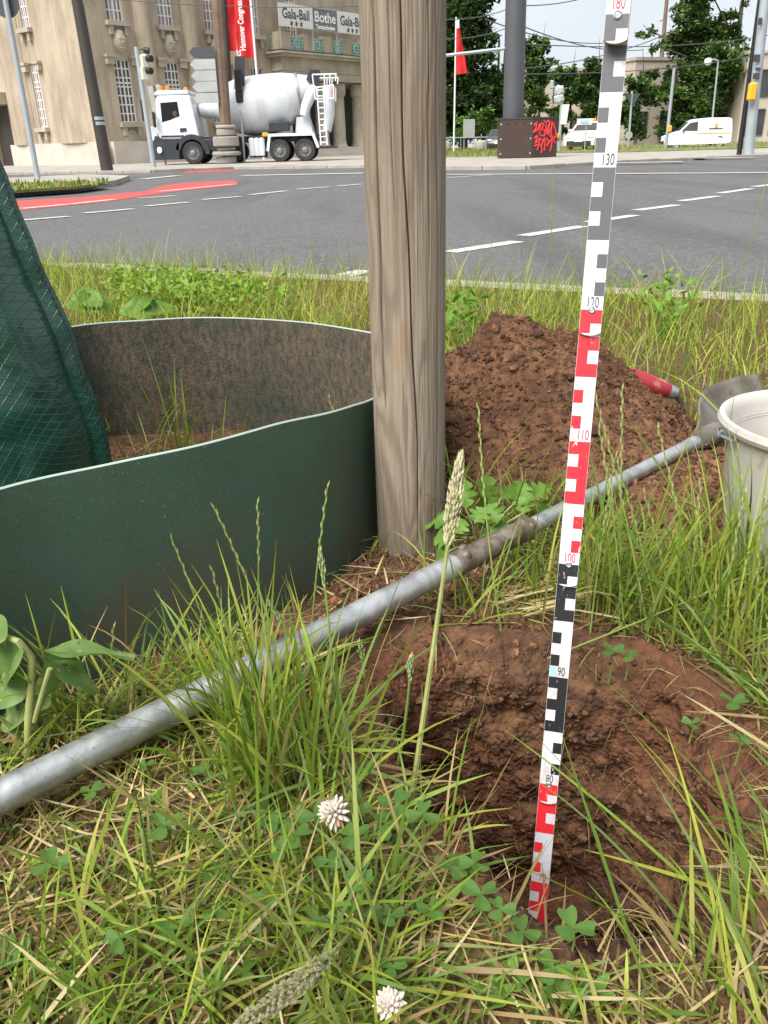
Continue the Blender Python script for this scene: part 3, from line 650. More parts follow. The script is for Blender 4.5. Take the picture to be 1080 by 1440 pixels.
# ---- white bucket
n = NT('bucket_plastic'); c = n.mix(n.rng(n.noise(7, 5), .4, .7, 0, .8), (.56, .53, .49), (.42, .375, .32)); c = n.mix(n.rng(n.noise(70, 4), .62, .72, 0, .5), c, (.27, .21, .16)); n.set(c, .42).bump(n.noise(40, 3), .1, .003); M['bucket_plastic'] = n.m
BK = Vector((.502, .845, .188))
bucket = thing('bucket', 'dirty white plastic bucket with rolled rim standing on grass', 'bucket', BK)
MB().lathe([(r_, z_ * .82) for r_, z_ in ((.092, .004), (.096, .0), (.098, .004), (.117, .208), (.1205, .212), (.1245, .214), (.1265, .220), (.1245, .2265), (.120, .2275), (.116, .223), (.1145, .212), (.0955, .008), (.002, .006))], 72, caps=True).build('pail', M['bucket_plastic'], bucket, True)
MB().lathe([(.1120, .158), (.1145, .1585), (.1145, .1605), (.1124, .161)], 72, caps=False).build('stiffening_rib', M['bucket_plastic'], bucket, True)
hm = MB()
hm.tube([(-.112, -.012, .168), (-.124, -.012, .169), (-.137, -.010, .176), (-.136, -.012, .181), (-.126, -.008, .170), (-.124, .02, .165), (-.10, .085, .150), (0, .128, .140), (.10, .085, .150), (.126, -.0, .170), (.112, -.012, .168)], .0022, 8)
hm.build('wire_handle', M['galv'], bucket, True)

# ---- small hand tool with red handle, half buried in the heap
n = NT('red_worn_paint'); w_ = n.noise(1, 4, n.mapping((17, 17, 17)), .4); c = n.mix(n.rng(w_, .56, .70, 0, .9), (.33, .026, .035), (.50, .33, .25)); n.set(c, .5).bump(n.noise(90, 4), .3, .001); M['red_worn_paint'] = n.m
tA, tB = at(862, 522, 1.33), at(940, 550, 1.325); td = (tB - tA); tl = td.length; td.normalize()
trowel = thing('hand_trowel', 'hand trowel with worn red wooden handle stuck in the soil heap', 'trowel', (tA.x, tA.y, tA.z)); to = tA
MB().lathe([(.008, -.03), (.013, -.025), (.0152, .02), (.0165, .05), (.0150, tl * .85), (.0122, tl), (.0105, tl + .003)], 24, (0, 0, 0), td).build('handle', M['red_worn_paint'], trowel, True)
MB().lathe([(.0118, tl - .008), (.0122, tl), (.0095, tl + .014), (.006, tl + .016)], 20, (0, 0, 0), td).build('ferrule', M['galv'], trowel, True)
e = td * (tl + .012); k1 = at(956, 562, 1.325) - to; k2 = at(963, 598, 1.325) - to; k3 = Vector((k2.x + .01, k2.y, .21 - to.z))
MB().tube([e - td * .01, e, k1, k2, k3], [.0052, .0052, .0055, .006, .006], 12).build('neck', M['dirty_steel'], trowel, True)
bm_ = MB(); P = []
for a in range(9):
    s = a / 8
    for b in range(7):
        v = b / 6 * 2 - 1; P.append(k3 + Vector((v * .032 * (1 - .75 * max(0, s - .4)), .012 * v * v, -.006 - s * .10)))
bm_.add(P, [(a * 7 + b, a * 7 + b + 1, (a + 1) * 7 + b + 1, (a + 1) * 7 + b) for a in range(8) for b in range(6)])
o = bm_.build('blade', M['dirty_steel'], trowel, True, fix=False); md = o.modifiers.new('thickness', 'SOLIDIFY'); md.thickness = .002

# ---- folding rule
n = NT('rule_white'); c = n.mix(n.rng(n.noise(1, 5, n.mapping((70, 70, 30)), .8), .52, .74, 0, .75), (.62, .62, .66), (.40, .33, .27)); n.set(c, .42); M['rule_white'] = n.m
def worn(name, col, chip=.665):
    n = NT(name); w_ = n.noise(1, 5, n.mapping((260, 260, 90)), .6); c = n.mix(n.rng(w_, chip, chip + .05, 0, 1), col, (.62, .52, .42)); n.set(c, .42).bump(w_, .15, .0006); M[name] = n.m
worn('rule_red', (.70, .026, .040)); worn('rule_black', (.020, .020, .021)); worn('rule_grey', (.105, .105, .112), .78)
n = NT('rule_edge'); c = n.mix(n.rng(n.noise(160, 4), .35, .65, 0, 1), (.62, .55, .47), (.40, .28, .19)); n.set(c, .7); M['rule_edge'] = n.m
simple('rule_red_ink', (.55, .02, .04), .5, 0, 40, .1); simple('rule_black_ink', (.03, .03, .035), .5, 0, 40, .1); simple('print_blue', (.30, .62, .78), .5, 0, 40, .05)
U_ = Vector((.0632294, .19626506, .97851013)).normalized(); P0 = Vector((.15069548, .59139787, .3441583)) - U_ * 1.0
W_ = Vector((1, -.26, 0)); W_ = (W_ - U_ * W_.dot(U_)).normalized(); N_ = W_.cross(U_).normalized()     # N_ faces the photographer
assert N_.y < 0
rule = thing('folding_rule', 'red, black and white graduated folding rule standing upright in the hole', 'folding rule', P0)
HW, TK = .0080, .0034
def loc(m, a, d): return U_ * (m / 100) + W_ * a + N_ * d          # m in centimetres
def seg_poly(m0, m1):
    pts = []
    for k in range(9): t = -1 + 2 * k / 8; pts.append((t * HW, m0 / 100 - .0024 * (1 - abs(t) ** 2.2)))
    for k in range(9): t = 1 - 2 * k / 8; pts.append((t * HW, m1 / 100 + .0024 * (1 - abs(t) ** 2.2)))
    return pts
def text_mesh(s, size, xs=1.0, font_bold=0.0):
    cu = bpy.data.curves.new('txt', 'FONT'); cu.body = s; cu.size = size; cu.align_x = 'CENTER'; cu.align_y = 'CENTER'; cu.offset = font_bold; cu.resolution_u = 4
    ob = bpy.data.objects.new('txt', cu); COL.objects.link(ob); me_ = bpy.data.meshes.new_from_object(ob)
    bpy.data.objects.remove(ob); bpy.data.curves.remove(cu)
    for v in me_.vertices: v.co.x *= xs
    return me_
def text_on(name, s, size, xs, origin, u, v, material, parent, bold=0.0, thick=None):
    me_ = text_mesh(s, size, xs, bold); u, v, origin = Vector(u), Vector(v), Vector(origin)
    for q in me_.vertices: q.co = origin + u * q.co.x + v * q.co.y
    me_.materials.clear(); me_.materials.append(material)
    return put(name, me_, material, parent)
segs = [(0, 20), (20, 40), (40, 60), (60, 80), (80, 100), (100, 120), (120, 140), (140, 172)]
def colour_of(m): return {3: 'rule_red', 4: 'rule_black', 5: 'rule_red', 6: 'rule_grey', 7: 'rule_red'}.get(int(m // 20), 'rule_black')
def block(mb, m0, m1, a0, a1, d): mb.add([loc(m0, a0, d), loc(m0, a1, d), loc(m1, a1, d), loc(m1, a0, d)], [(0, 1, 2, 3)])
def decorate(seg, m0, m1, d, top_dec):
    """print the E pattern between marks m0 and m1; top_dec = the decade marks inside"""
    by = {}
    for dec in top_dec:                                 # pattern hangs below each decade mark
        sgn = -1 if (dec // 10) % 2 else 1              # side of the white notches: left below odd decades
        key = {True: 'rule_red', False: 'rule_black'}[int((dec - 1) // 20) % 2 == 1]
        if key == 'rule_black' and dec > 120: key = 'rule_grey'
        e = HW - .0002
        tgt = MB()
        def clip(a, b, x0, x1):
            a, b = max(a, m0), min(b, m1)
            if b > a + .01: block(tgt, a, b, x0, x1, d)
        for k in (1, 3, 5): clip(dec - k, dec - k + 1, -e, e)
        for k in (2, 4):
            if sgn > 0: clip(dec - k, dec - k + 1, -e, 0.0)   # notch on the right
            else: clip(dec - k, dec - k + 1, 0.0, e)
        if tgt.v: tgt.build('comb_print', M[key], seg, fix=False)
        for k in (7, 9):
            tgt = MB()
            if sgn > 0: clip(dec - k, dec - k + 1, -e, -e + .0072)
            else: clip(dec - k, dec - k + 1, e - .0072, e)
            if tgt.v: tgt.build('square_print', M[key], seg, fix=False)
for k, (m0, m1) in enumerate(segs):
    d0 = (k - 3) * TK
    if k >= 3 and k <= 6:
        d0 = (k - 3) * TK
    lo = m0 - (1.95 if k else 0); hi = m1 + (1.2 if k < 7 else 0)
    sg = MB().prism(seg_poly(lo + .3, hi - .3), N_ * d0, W_, U_, N_ * (TK - .0002)).build('lath', M['rule_white'], rule)
    sg.data.materials.append(M['rule_edge'])
    for p in sg.data.polygons:
        if abs(p.normal.dot(N_)) < .6: p.material_index = 1
    df = d0 + TK - .0002 + .00012
    if k < 3: continue
    decs = [q for q in (70, 80, 90, 100, 110, 120, 130, 140, 150, 160, 170) if q - 10 < m1 and q >= m0]
    vis_hi = m1 - (2.4 if k < 7 else 0)                 # hidden under the next lath above that
    decorate(sg, lo + .24, m1, df, decs)
    for q in (70, 80, 90, 100, 110, 120, 130):
        if m0 <= q < m1:
            ink = M['rule_red_ink'] if q in (70, 100, 110) else M['rule_black_ink']
            text_on('numeral', str(q), .0112, .56, loc(q + .50, .0018 if q in (90, 70, 130, 110) else .0002, df + .0001), W_, U_, ink, sg)
    if k >= 3 and m0 in (80, 100, 120):
        MB().lathe([(.0026, 0), (.0026, .0006), (.0019, .0011), (.0012, .0007), (.0004, .0009)], 20, loc(m0, 0, df), N_).build('rivet', M['galv'], sg, True)
block_ = MB(); block(block_, 90.02, 90.98, -HW + .0002, -HW + .0050, 2 * TK - .0002 + .00012 + .0001)
block_.build('blue_field', M['print_blue'], rule, fix=False)
# laths folded down in front at the top, ending just below mark 141
for q, (d_, a0) in enumerate(((3 * TK + TK, 0.0), (4 * TK + TK, .0), (5 * TK + TK, -.0006))):
    sg = MB().prism([(x + a0, y) for x, y in seg_poly(138.15 + .3 - q * .2, 172)], N_ * (d_), W_, U_, N_ * (TK - .0002)).build('folded_lath', M['rule_white'], rule)
    sg.data.materials.append(M['rule_edge'])
    for p in sg.data.polygons:
        if abs(p.normal.dot(N_)) < .6: p.material_index = 1
    if q == 2:
        df = d_ + TK - .0002 + .00012; mb = MB(); e = HW - .0002
        block(mb, 138.0, 138.75, -e + a0, 0 + a0, df); block(mb, 138.75, 139.65, -e + a0, e + a0, df); mb.build('colour_print', M['rule_grey'], sg, fix=False)
        text_on('numeral', '180', .0112, .56, loc(140.30, a0, df + .0001), W_, U_, M['rule_red_ink'], sg)
        MB().lathe([(.0032, 0), (.0032, .0006), (.0021, .0012), (.0012, .0008), (.0004, .001)], 20, loc(139.6, a0, df), N_).build('rivet', M['galv'], sg, True)
# ================================================================ THE STREET BEHIND
def hs(Y): return 1258. / Y
class Face:
    def __init__(s, o, u):
        s.o = Vector((o.x, o.y, 0)); s.u = Vector((u[0], u[1], 0)).normalized(); s.n = Vector((s.u.y, -s.u.x, 0))
        if s.n.dot(-s.o) < 0: s.n = -s.n
    def hit(s, px, py, t=0.0):
        d = ray(px, py); c = Vector((0, 0, H)); o = s.o + s.n * t
        k = (o - c).dot(s.n) / d.dot(s.n); p = c + d * k
        return (p - o).dot(s.u), p.z
    def p(s, a, t, z): return s.o + s.u * a + s.n * t + Vector((0, 0, z))
    def box(s, mb, a0, a1, t0, t1, z0, z1, org):
        P = [s.p(a, t, z) - org for z in (z0, z1) for a, t in ((a0, t0), (a1, t0), (a1, t1), (a0, t1))]
        mb.add(P, [(3, 2, 1, 0), (4, 5, 6, 7), (0, 1, 5, 4), (1, 2, 6, 5), (2, 3, 7, 6), (3, 0, 4, 7)]); return mb

C1 = gp(152, 231.5, ZP)
FR = Face(C1, (.64, .77)); FL = Face(C1, (-.77, .64))
hall = thing('convention_hall', 'old sandstone hall with tall white sash windows and carved heads', 'building', (C1.x, C1.y, ZP)); ho = Vector((C1.x, C1.y, ZP))
def facade(face, a0, a1, z0, z1, holes, depth=.35):
    xs = sorted({a0, a1, *[h[0] for h in holes], *[h[1] for h in holes]}); zs = sorted({z0, z1, *[h[2] for h in holes], *[h[3] for h in holes]})
    mb = MB()
    for i in range(len(xs) - 1):
        for j in range(len(zs) - 1):
            mx, mz = (xs[i] + xs[i + 1]) / 2, (zs[j] + zs[j + 1]) / 2
            if any(h[0] < mx < h[1] and h[2] < mz < h[3] for h in holes): continue
            mb.add([face.p(xs[i], 0, zs[j]) - ho, face.p(xs[i + 1], 0, zs[j]) - ho, face.p(xs[i + 1], 0, zs[j + 1]) - ho, face.p(xs[i], 0, zs[j + 1]) - ho], [(0, 1, 2, 3)])
    for (b0, b1, c0, c1) in holes:
        for (p, q) in (((b0, c0), (b1, c0)), ((b1, c0), (b1, c1)), ((b1, c1), (b0, c1)), ((b0, c1), (b0, c0))):
            mb.add([face.p(p[0], 0, p[1]) - ho, face.p(q[0], 0, q[1]) - ho, face.p(q[0], -depth, q[1]) - ho, face.p(p[0], -depth, p[1]) - ho], [(0, 1, 2, 3)])
    return mb
def window(face, a0, a1, z0, z1, cols=4, rows=7, glass='curtain_glass', parent=None):
    parent = parent or hall
    fr = MB(); f = .07 * (a1 - a0) / 1.4
    for (b0, b1, c0, c1) in ((a0, a0 + f, z0, z1), (a1 - f, a1, z0, z1), (a0, a1, z1 - f, z1), (a0, a1, z0, z0 + f), ((a0 + a1) / 2 - f * .8, (a0 + a1) / 2 + f * .8, z0, z1), (a0, a1, z0 + (z1 - z0) * .62, z0 + (z1 - z0) * .62 + f * 1.6)):
        face.box(fr, b0, b1, -.16, -.08, c0, c1, ho)
    for k in range(1, cols):
        if k * 2 == cols: continue
        x = a0 + (a1 - a0) * k / cols; face.box(fr, x - .03, x + .03, -.15, -.10, z0, z1, ho)
    for k in range(1, rows): z = z0 + (z1 - z0) * k / rows; face.box(fr, a0, a1, -.15, -.102, z - .03, z + .03, ho)
    w = fr.build('window', M['window_white'], parent)
    pn = MB(); pn.add([face.p(a0, -.13, z0) - ho, face.p(a1, -.13, z0) - ho, face.p(a1, -.13, z1) - ho, face.p(a0, -.13, z1) - ho], [(0, 1, 2, 3)])
    pn.build('window_glass', M[glass], w, fix=False)
    sl = MB(); face.box(sl, a0 - .18, a1 + .18, -.05, .28, z0 - .22, z0 - .02, ho)
    for q in (a0 - .04, a1 - .16): face.box(sl, q, q + .2, .0, .18, z0 - .62, z0 - .222, ho)
    sl.build('sill', M['trim_stone'], w)
    return w
# right face
s0, z1 = FR.hit(159, 82.5); s1, _ = FR.hit(182, 85); _, z0 = FR.hit(172, 172); t0, _ = FR.hit(230, 87); t1, _ = FR.hit(250, 89.5)
su0, zu = FR.hit(150, 28); wsp = t0 - s0; ww = s1 - s0
RW = []
for k in range(5):
    a = s0 + wsp * k; RW.append((a, a + ww, z0, z1)); RW.append((a, a + ww, zu, zu + (z1 - z0) * 1.15))
C2 = gp(405, 221.5, ZP); _P = Face(C2, (.64, .77)); SEND = FR.hit(606, 150)[0]; _, ZE0 = _P.hit(404, 111); SP0 = FR.hit(395, 150)[0]
facade(FR, 0, SEND, ZP, 22, [h for h in RW if h[3] > ZE0 + 1 or h[1] < SP0] + [(SP0, SEND - .4, ZP + .01, ZE0 - .01)]).build('wall', M['sandstone'], hall, fix=False)
for k, (a, b, c, d) in enumerate(RW):
  if d > ZE0 + 1 or b < SP0: window(FR, a, b, c, d, 4, 7, 'curtain_glass' if k % 2 else 'glass_dark')
# left face
l0, lz1 = FL.hit(51, 88); l1, _ = FL.hit(40.5, 90); _, lz0 = FL.hit(64, 179); _, lzu = FL.hit(38, 39)
LW = [(l0, l1, lz0, lz1), (l0, l1, lzu, lzu + 3.4)]
d0, _ = FL.hit(14, 170); d1, dz1 = FL.hit(-20, 150)
LW.append((d0, d1, ZP, dz1))
facade(FL, 0, 16, ZP, 22, LW, .5).build('wall', M['sandstone'], hall, fix=False)
for a, b, c, d in LW[:2]: window(FL, a, b, c, d)
dr = MB(); FL.box(dr, d0, d1, -.5, -.42, ZP, dz1, ho); dr.build('door', M['dark_pole'], hall)
dc = MB(); FL.box(dc, d0 - .5, d1 + .5, .0, .8, dz1, dz1 + .25, ho); FL.box(dc, d0 - .3, d1 + .3, 0, .5, dz1 + .252, dz1 + .6, ho); dc.build('door_canopy', M['trim_stone'], hall)
# plinth (in two stones on each face), pilasters with caps, carved heads, medallions
_, zp = FR.hit(160, 199)
mb = MB(); FR.box(mb, .3, SP0, 0, .32, ZP, zp, ho); mb.build('plinth', M['plinth'], hall)
mb = MB(); FL.box(mb, -.2, d0 - .1, 0, .32, ZP, zp + .01, ho); mb.build('plinth', M['plinth'], hall)
for face, spans in ((FR, [(.1, s0 - .9), (s1 + .55, t0 - .55), (t1 + .55, t0 + wsp - .55), (t1 + wsp + .55, t0 + 2 * wsp - .55)]), (FL, [(.15, l0 - .75), (l1 + .5, d0 - .3)])):
    for a, b in spans:
        if b - a < .3: continue
        mb = MB(); m_ = (b - a); P = []; ns_ = 12
        for z in (zp - .02, 22):
            for k in range(ns_ + 1): t = k / ns_; P.append(face.p(a + m_ * t, .02 + .42 * math.sin(math.pi * t) ** .6, z) - ho)
        mb.add(P, [(k, k + 1, ns_ + 2 + k, ns_ + 1 + k) for k in range(ns_)]); mb.build('pilaster', M['sandstone'], hall, True)
for face, a, b in ((FR, s0, s1), (FR, t0, t1), (FR, t0 + wsp, t1 + wsp), (FL, l0, l1)):
    mb = MB()
    for q in (a - .48, b + .06): face.box(mb, q, q + .42, 0, .22, z1 - .25, z1 + .05, ho); face.box(mb, q - .05, q + .47, 0, .28, z1 + .052, z1 + .18, ho)
    mb.build('cap_moulding', M['trim_stone'], hall)
    if face is FR:
        c = face.p((a + b) / 2, .0, (zu + z1) / 2 - .05) - ho; mb = MB()
        mb.lathe([(.02, -.55), (.22, -.42), (.33, -.1), (.34, .2), (.26, .45), (.05, .58)], 14, c)
        mb.lathe([(.05, 0), (.04, .12)], 8, c + Vector((0, 0, -.05)) + face.n * .3, face.n)
        for q in (-.13, .13): mb.lathe([(.06, 0), (.05, .08)], 8, c + face.u * q + face.n * .29 + Vector((0, 0, .12)), face.n)
        face.box(mb, (a + b) / 2 - .13, (a + b) / 2 + .13, .22, .34, (zu + z1) / 2 - .38, (zu + z1) / 2 - .32, ho)
        mb.build('carved_head', M['trim_stone'], hall, True)
        MB().lathe([(.42, -.05), (.42, .06), (.36, .10), (.02, .12)], 24, face.p((a + b) / 2, 0, z0 - .75) - ho, face.n).build('medallion', M['trim_stone'], hall, True)

# portico
C2 = gp(405, 221.5, ZP)
PRF = Face(C2, (.64, .77)); PLF = Face(C2, (-.77, .64)); po = Vector((C2.x, C2.y, ZP))
portico = thing('entrance_portico', 'stone entrance portico with columns and green lattice balustrade panels', 'portico', po)
_, ze0 = PRF.hit(404, 111); _, zc = PRF.hit(404, 80); _, zc2 = PRF.hit(404, 73); _, zb1 = PRF.hit(404, 45)
PLEN = PRF.hit(612, 90)[0]; PDEP = 7.
mb = MB(); PRF.box(mb, 0, PLEN, -PDEP, 0, ze0, zc, po); mb.build('entablature', M['trim_stone'], portico)
mb = MB(); PRF.box(mb, .0, PLEN, .002, .07, ze0 + .45, ze0 + .55, po); PLF.box(mb, .0, PDEP, .002, .07, ze0 + .45, ze0 + .55, po); mb.build('string_course', M['trim_stone'], portico)
mb = MB(); PRF.box(mb, -.35, PLEN + .3, -PDEP, .4, zc + .002, zc2 - .1, po); PRF.box(mb, -.5, PLEN + .4, -PDEP, .55, zc2 - .098, zc2, po); mb.build('cornice', M['trim_stone'], portico)
mb = MB(); PRF.box(mb, -.1, PLEN, -.6, .1, zc2 + .002, zc2 + .12, po); PLF.box(mb, .6, PDEP, -.6, .09, zc2 + .002, zc2 + .118, po); mb.build('parapet_base', M['dark_pole'], portico)
pan = [(410, 428), (440, 455.5), (468, 483), (494.5, 510)]; aw = []
for a, b in pan: aw.append((PRF.hit(a, 62)[0], PRF.hit(b, 66)[0]))
aw.append((aw[-1][0] + 2.3, aw[-1][1] + 2.3)); aw.append((aw[-1][0] + 2.3, aw[-1][1] + 2.3))
def lattice(face, a, b, z0_, z1_):
    lt = MB(); f = .10
    for (x0, x1, y0, y1) in ((a, a + f, z0_, z1_), (b - f, b, z0_, z1_), (a, b, z0_, z0_ + f), (a, b, z1_ - f, z1_)): face.box(lt, x0, x1, -.2, -.1, y0, y1, po)
    for k in range(1, 4):
        x = a + (b - a) * k / 4; z = z0_ + (z1_ - z0_) * k / 4
        face.box(lt, x - .04, x + .04, -.185, -.115, z0_, z1_, po); face.box(lt, a, b, -.18, -.12, z - .04, z + .04, po)
    c = face.p((a + b) / 2, -.14, (z0_ + z1_) / 2) - po
    lt.lathe([(.28, -.03), (.28, .05), (.16, .06), (.16, -.03)], 16, c, face.n)
    lt.build('lattice_panel', M['verdigris'], portico)
    bk = MB(); face.box(bk, a, b, -.30, -.22, z0_, z1_, po); bk.build('panel_back', M['verdigris'], portico)
prev = -.1
for a, b in aw:
    mb = MB(); PRF.box(mb, prev, a - .03, -.5, .0, zc2 + .122, zb1, po); mb.build('parapet_pier', M['sandstone'], portico); lattice(PRF, a, b, zc2 + .122, zb1 - .15); prev = b + .03
la, lb = PLF.hit(392, 62)[0], PLF.hit(378, 62)[0]
for a, b in ((.05, la - .03), (lb + .03, lb + 1.2)):
    mb = MB(); PLF.box(mb, a, b, -.5, -.002, zc2 + .121, zb1 - .02, po); mb.build('parapet_pier', M['sandstone'], portico)
lattice(PLF, la, lb, zc2 + .122, zb1 - .15)
sc_, sz_ = PRF.hit(490, 208)
for k in range(5):
    a = .75 + (sc_ - .75) * k / 3 if k < 4 else sc_ + (sc_ - .75) / 3 * 1.2
    c = PRF.p(a, -.75, 0) - po; h = ze0 - .55
    MB().lathe([(.55, .48), (.55, .60), (.48, .66), (.46, .75), (.43, 1.0), (.40, h - .5), (.38, h - .30), (.46, h - .22), (.50, h - .10), (.52, h - .05), (.52, h + .50)], 24, c).build('column', M['trim_stone'], portico, True)
mb = MB()
for k in range(3): PRF.box(mb, -.3 - .35 * (2 - k), PLEN, -PDEP, .2 + .35 * (2 - k), ZP + .165 * k, ZP + .165 * (k + 1) - .002, po)
mb.build('stair', M['plinth'], portico)
mb = MB(); PRF.box(mb, PLEN - .5, PLEN - .02, -PDEP, -1.3, ZP + .5, ze0 - .012, po); mb.build('end_wall', M['sandstone'], portico)
mb = MB(); PRF.box(mb, 0, PLEN, -PDEP - .1, -PDEP + 2.5, ZP + .5, ze0 - .01, po); mb.build('porch_wall', M['dark_pole'], portico)

# banner on the parapet
B0 = PRF.hit(390.5, 3, .3); B1 = PRF.hit(393, 36, .3); B2 = PRF.hit(440, 28, .3); B3 = PRF.hit(474, 30, .3)
bw = 2 * (B2[0] - B0[0]) + (B3[0] - B2[0]); bz0, bz1 = B1[1], B0[1]; bo = PRF.p(B0[0], .3, bz0)
banner = thing('ball_banner', 'white event banner with grey middle panel fixed above the stone parapet', 'banner', bo)
def bbox(mb, a0, a1, t0_, t1_, z0_, z1_): PRF.box(mb, B0[0] + a0, B0[0] + a1, .3 + t0_, .3 + t1_, bz0 + z0_, bz0 + z1_, bo)
bh = bz1 - bz0; e1 = B2[0] - B0[0]; e2 = B3[0] - B0[0]
mb = MB(); bbox(mb, 0, bw, -.03, 0, 0, bh); mb.build('cloth', M['banner_white'], banner)
mb = MB(); bbox(mb, e1, e2, .002, .008, .02, bh - .02); mb.build('grey_panel', M['banner_grey'], banner)
for q in (.1, e1, e2, bw - .1): mb = MB(); bbox(mb, q - .03, q + .03, -.12, -.032, -1.1, bh); mb.build('frame_post', M['galv_far'], banner)
def btext(s, size, xs, a, z, m_): text_on('lettering', s, size, xs, PRF.p(B0[0] + a, .3 + .012, bz0 + z) - bo, PRF.u, (0, 0, 1), m_, banner, .012)
btext('Gala-Ball', bh * .62, 1.0 * e1 / (bh * .62 * 4.4), e1 * .5, bh * .56, M['letter_dark']); btext('Gala-Ball', bh * .62, 1.0 * e1 / (bh * .62 * 4.4), e2 + e1 * .5, bh * .56, M['letter_dark'])
btext('Bothe', bh * .66, (e2 - e1) / (bh * .66 * 2.75), (e1 + e2) / 2, bh * .58, M['letter_white']); btext('Tanzschulen', bh * .26, (e2 - e1) / (bh * .26 * 6.2), (e1 + e2) / 2, bh * .15, M['letter_white'])
btext('* * *', bh * .5, 1.0, e1 * .5, bh * .06, M['letter_dark']); btext('* * *', bh * .5, 1.0, e2 + e1 * .5, bh * .06, M['letter_dark'])

# ---------------------------------------------------------------- poles, signs and signals
def pole(name, label, cat, base, top, r0_, r1_, material, zb=ZP, group=None, Y=None, n_=16):
    b = at(base[0], base[1], Y) if Y else gp(base[0], base[1], zb)
    b.z = zb; t = at(top[0], top[1], b.y); o = thing(name, label, cat, b, group)
    k = hs(b.y)
    MB().tube([(0, 0, 0), (t - b) * .5, t - b], [r0_ / k / 2, (r0_ + r1_) / k / 4, r1_ / k / 2], n_).build('pole', material, o, True)
    return o, b, k
def L(px, py, b, dY=0): return at(px, py, b.y + dY) - b
o, b, k = pole('sign_post', 'thin galvanised post on the planted traffic island', 'post', (53, 250), (4, -20), 7.5, 7.0, M['galv_far'], .11)
MB().lathe([(.30, 0), (.30, .01)], 28, L(6, 4, b) + Vector((0, .09, 0)), (0, 1, 0)).build('sign_plate', M['sign_dark'], o)
o, b, k = pole('catenary_mast', 'tall dark brown steel mast with two silver bands before the hall', 'mast', (151, 241), (104, -25), 17, 14.5, M['dark_pole'])
for py in (169, 176): MB().lathe([(8.4 / k, 0), (8.4 / k, .10)], 20, L(139 + (py - 169) * .2, py, b)).build('steel_band', M['galv_far'], o, True)
o, b, k = pole('traffic_light', 'galvanised traffic light post with pale signal heads beside the truck', 'traffic light', (216.5, 235), (191.5, 66), 7, 6, M['galv_far'])
for py in (87, 104):
    h = L(203, py, b); MB().box(h, (.30, .30, .5), .5, .06).build('signal_head', M['signal_beige'], o, True)
    MB().lathe([(.11, 0), (.12, .22)], 14, h + Vector((.15, -.1, .1)), (.8, -.5, -.1)).build('visor', M['black_metal'], o, True)
MB().tube([L(197, 70, b), L(203, 68, b), L(208, 72, b)], .03, 8).build('lamp_arm', M['black_metal'], o); MB().lathe([(.10, -.1), (.12, .1), (.02, .12)], 12, L(206, 71, b), (1, 0, -.2)).build('top_lamp', M['black_metal'], o, True)
o, b, k = pole('sign_post', 'slim rusty brown post with a grey sign back beside the cab', 'post', (233, 231), (216, 120), 3, 3, M['rusty_pole'])
mb = MB(); p0, p1, p2, p3_ = L(207.5, 122, b, .05), L(225, 120, b, .05), L(231, 156, b, .05), L(215, 160, b, .05)
mb.prism([(0, 0), (1, 0), (1, 1), (0, 1)], p3_, p2 - p3_, p0 - p3_, (0, .03, 0)); mb.build('sign_plate', M['sign_back'], o)
# directional arrow signs on a broad brown column with stacked concrete foot
b = gp(322, 230, ZP); Yb = b.y; k = hs(Yb)
o = thing('direction_sign_column', 'brown column with stacked arrow signs on a round concrete foot', 'signpost', b)
t = at(304, -25, Yb) - b; q = at(317, 176, Yb) - b
MB().tube([q * .7, q, t], [7.5 / k, 7.8 / k, 8.5 / k], 8).build('column', M['rusty_pole'], o)
for (py0, py1, hw_) in ((176, 181, 14), (181.5, 191, 13), (192, 206, 18), (207, 212, 13), (213, 219, 20), (220, 230, 14)):
    c0, c1 = at(318, py1, Yb) - b, at(318, py0, Yb) - b
    MB().lathe([(hw_ / k * .9, 0), (hw_ / k, .04), (hw_ / k, c1.z - c0.z - .04), (hw_ / k * .9, c1.z - c0.z)], 28, (q.x * .3 + (c0.x) * .7, 0, max(0, c0.z))).build('foot_disc', M['concrete'], o, True)
for i_, (py, mt) in enumerate(((74, 'sign_dark'), (91, 'sign_back'), (107, 'sign_back'), (122.5, 'sign_back'), (138.5, 'sign_back'))):
    x0 = 265.5 + i_ * 1.6; a, c_, d = L(x0, py, b, -.3), L(x0 + 5.5, py - 6.3, b, -.3), L(x0 + 30, py - 7, b, -.3)
    h = 6.3 / k
    MB().prism([(0, 0), (.2, h), (1.05, h), (1.05, -h), (.2, -h)], a, (1, 0, 0), (0, 0, 1), (0, .06, 0)).build('arrow_sign', M[mt], o)
# signal seen from behind, in front of the mixer drum
o, b, k = pole('traffic_light', 'slim traffic light with black signal heads in front of the mixer drum', 'traffic light', (344, 229), (335, 100), 3.2, 3.2, M['galv_far'])
for py, dx in ((106, 0), (121, 1), (136, 2)): MB().box(L(334.5 + dx, py, b), (.30, .3, .48), .3, .05).build('signal_head', M['black_metal'], o, True)
MB().prism([(0, 0), (.45, 0), (.45, 1.7), (0, 1.7)], L(329, 142, b, .2), (1, 0, 0), (.12, 0, 1), (0, .02, 0)).build('backing_board', M['sign_dark'], o)
o, b, k = pole('camera_mast', 'slender black mast rising in front of the red banners', 'mast', (331, 225), (315, -20), 6.5, 3.0, M['black_metal'])
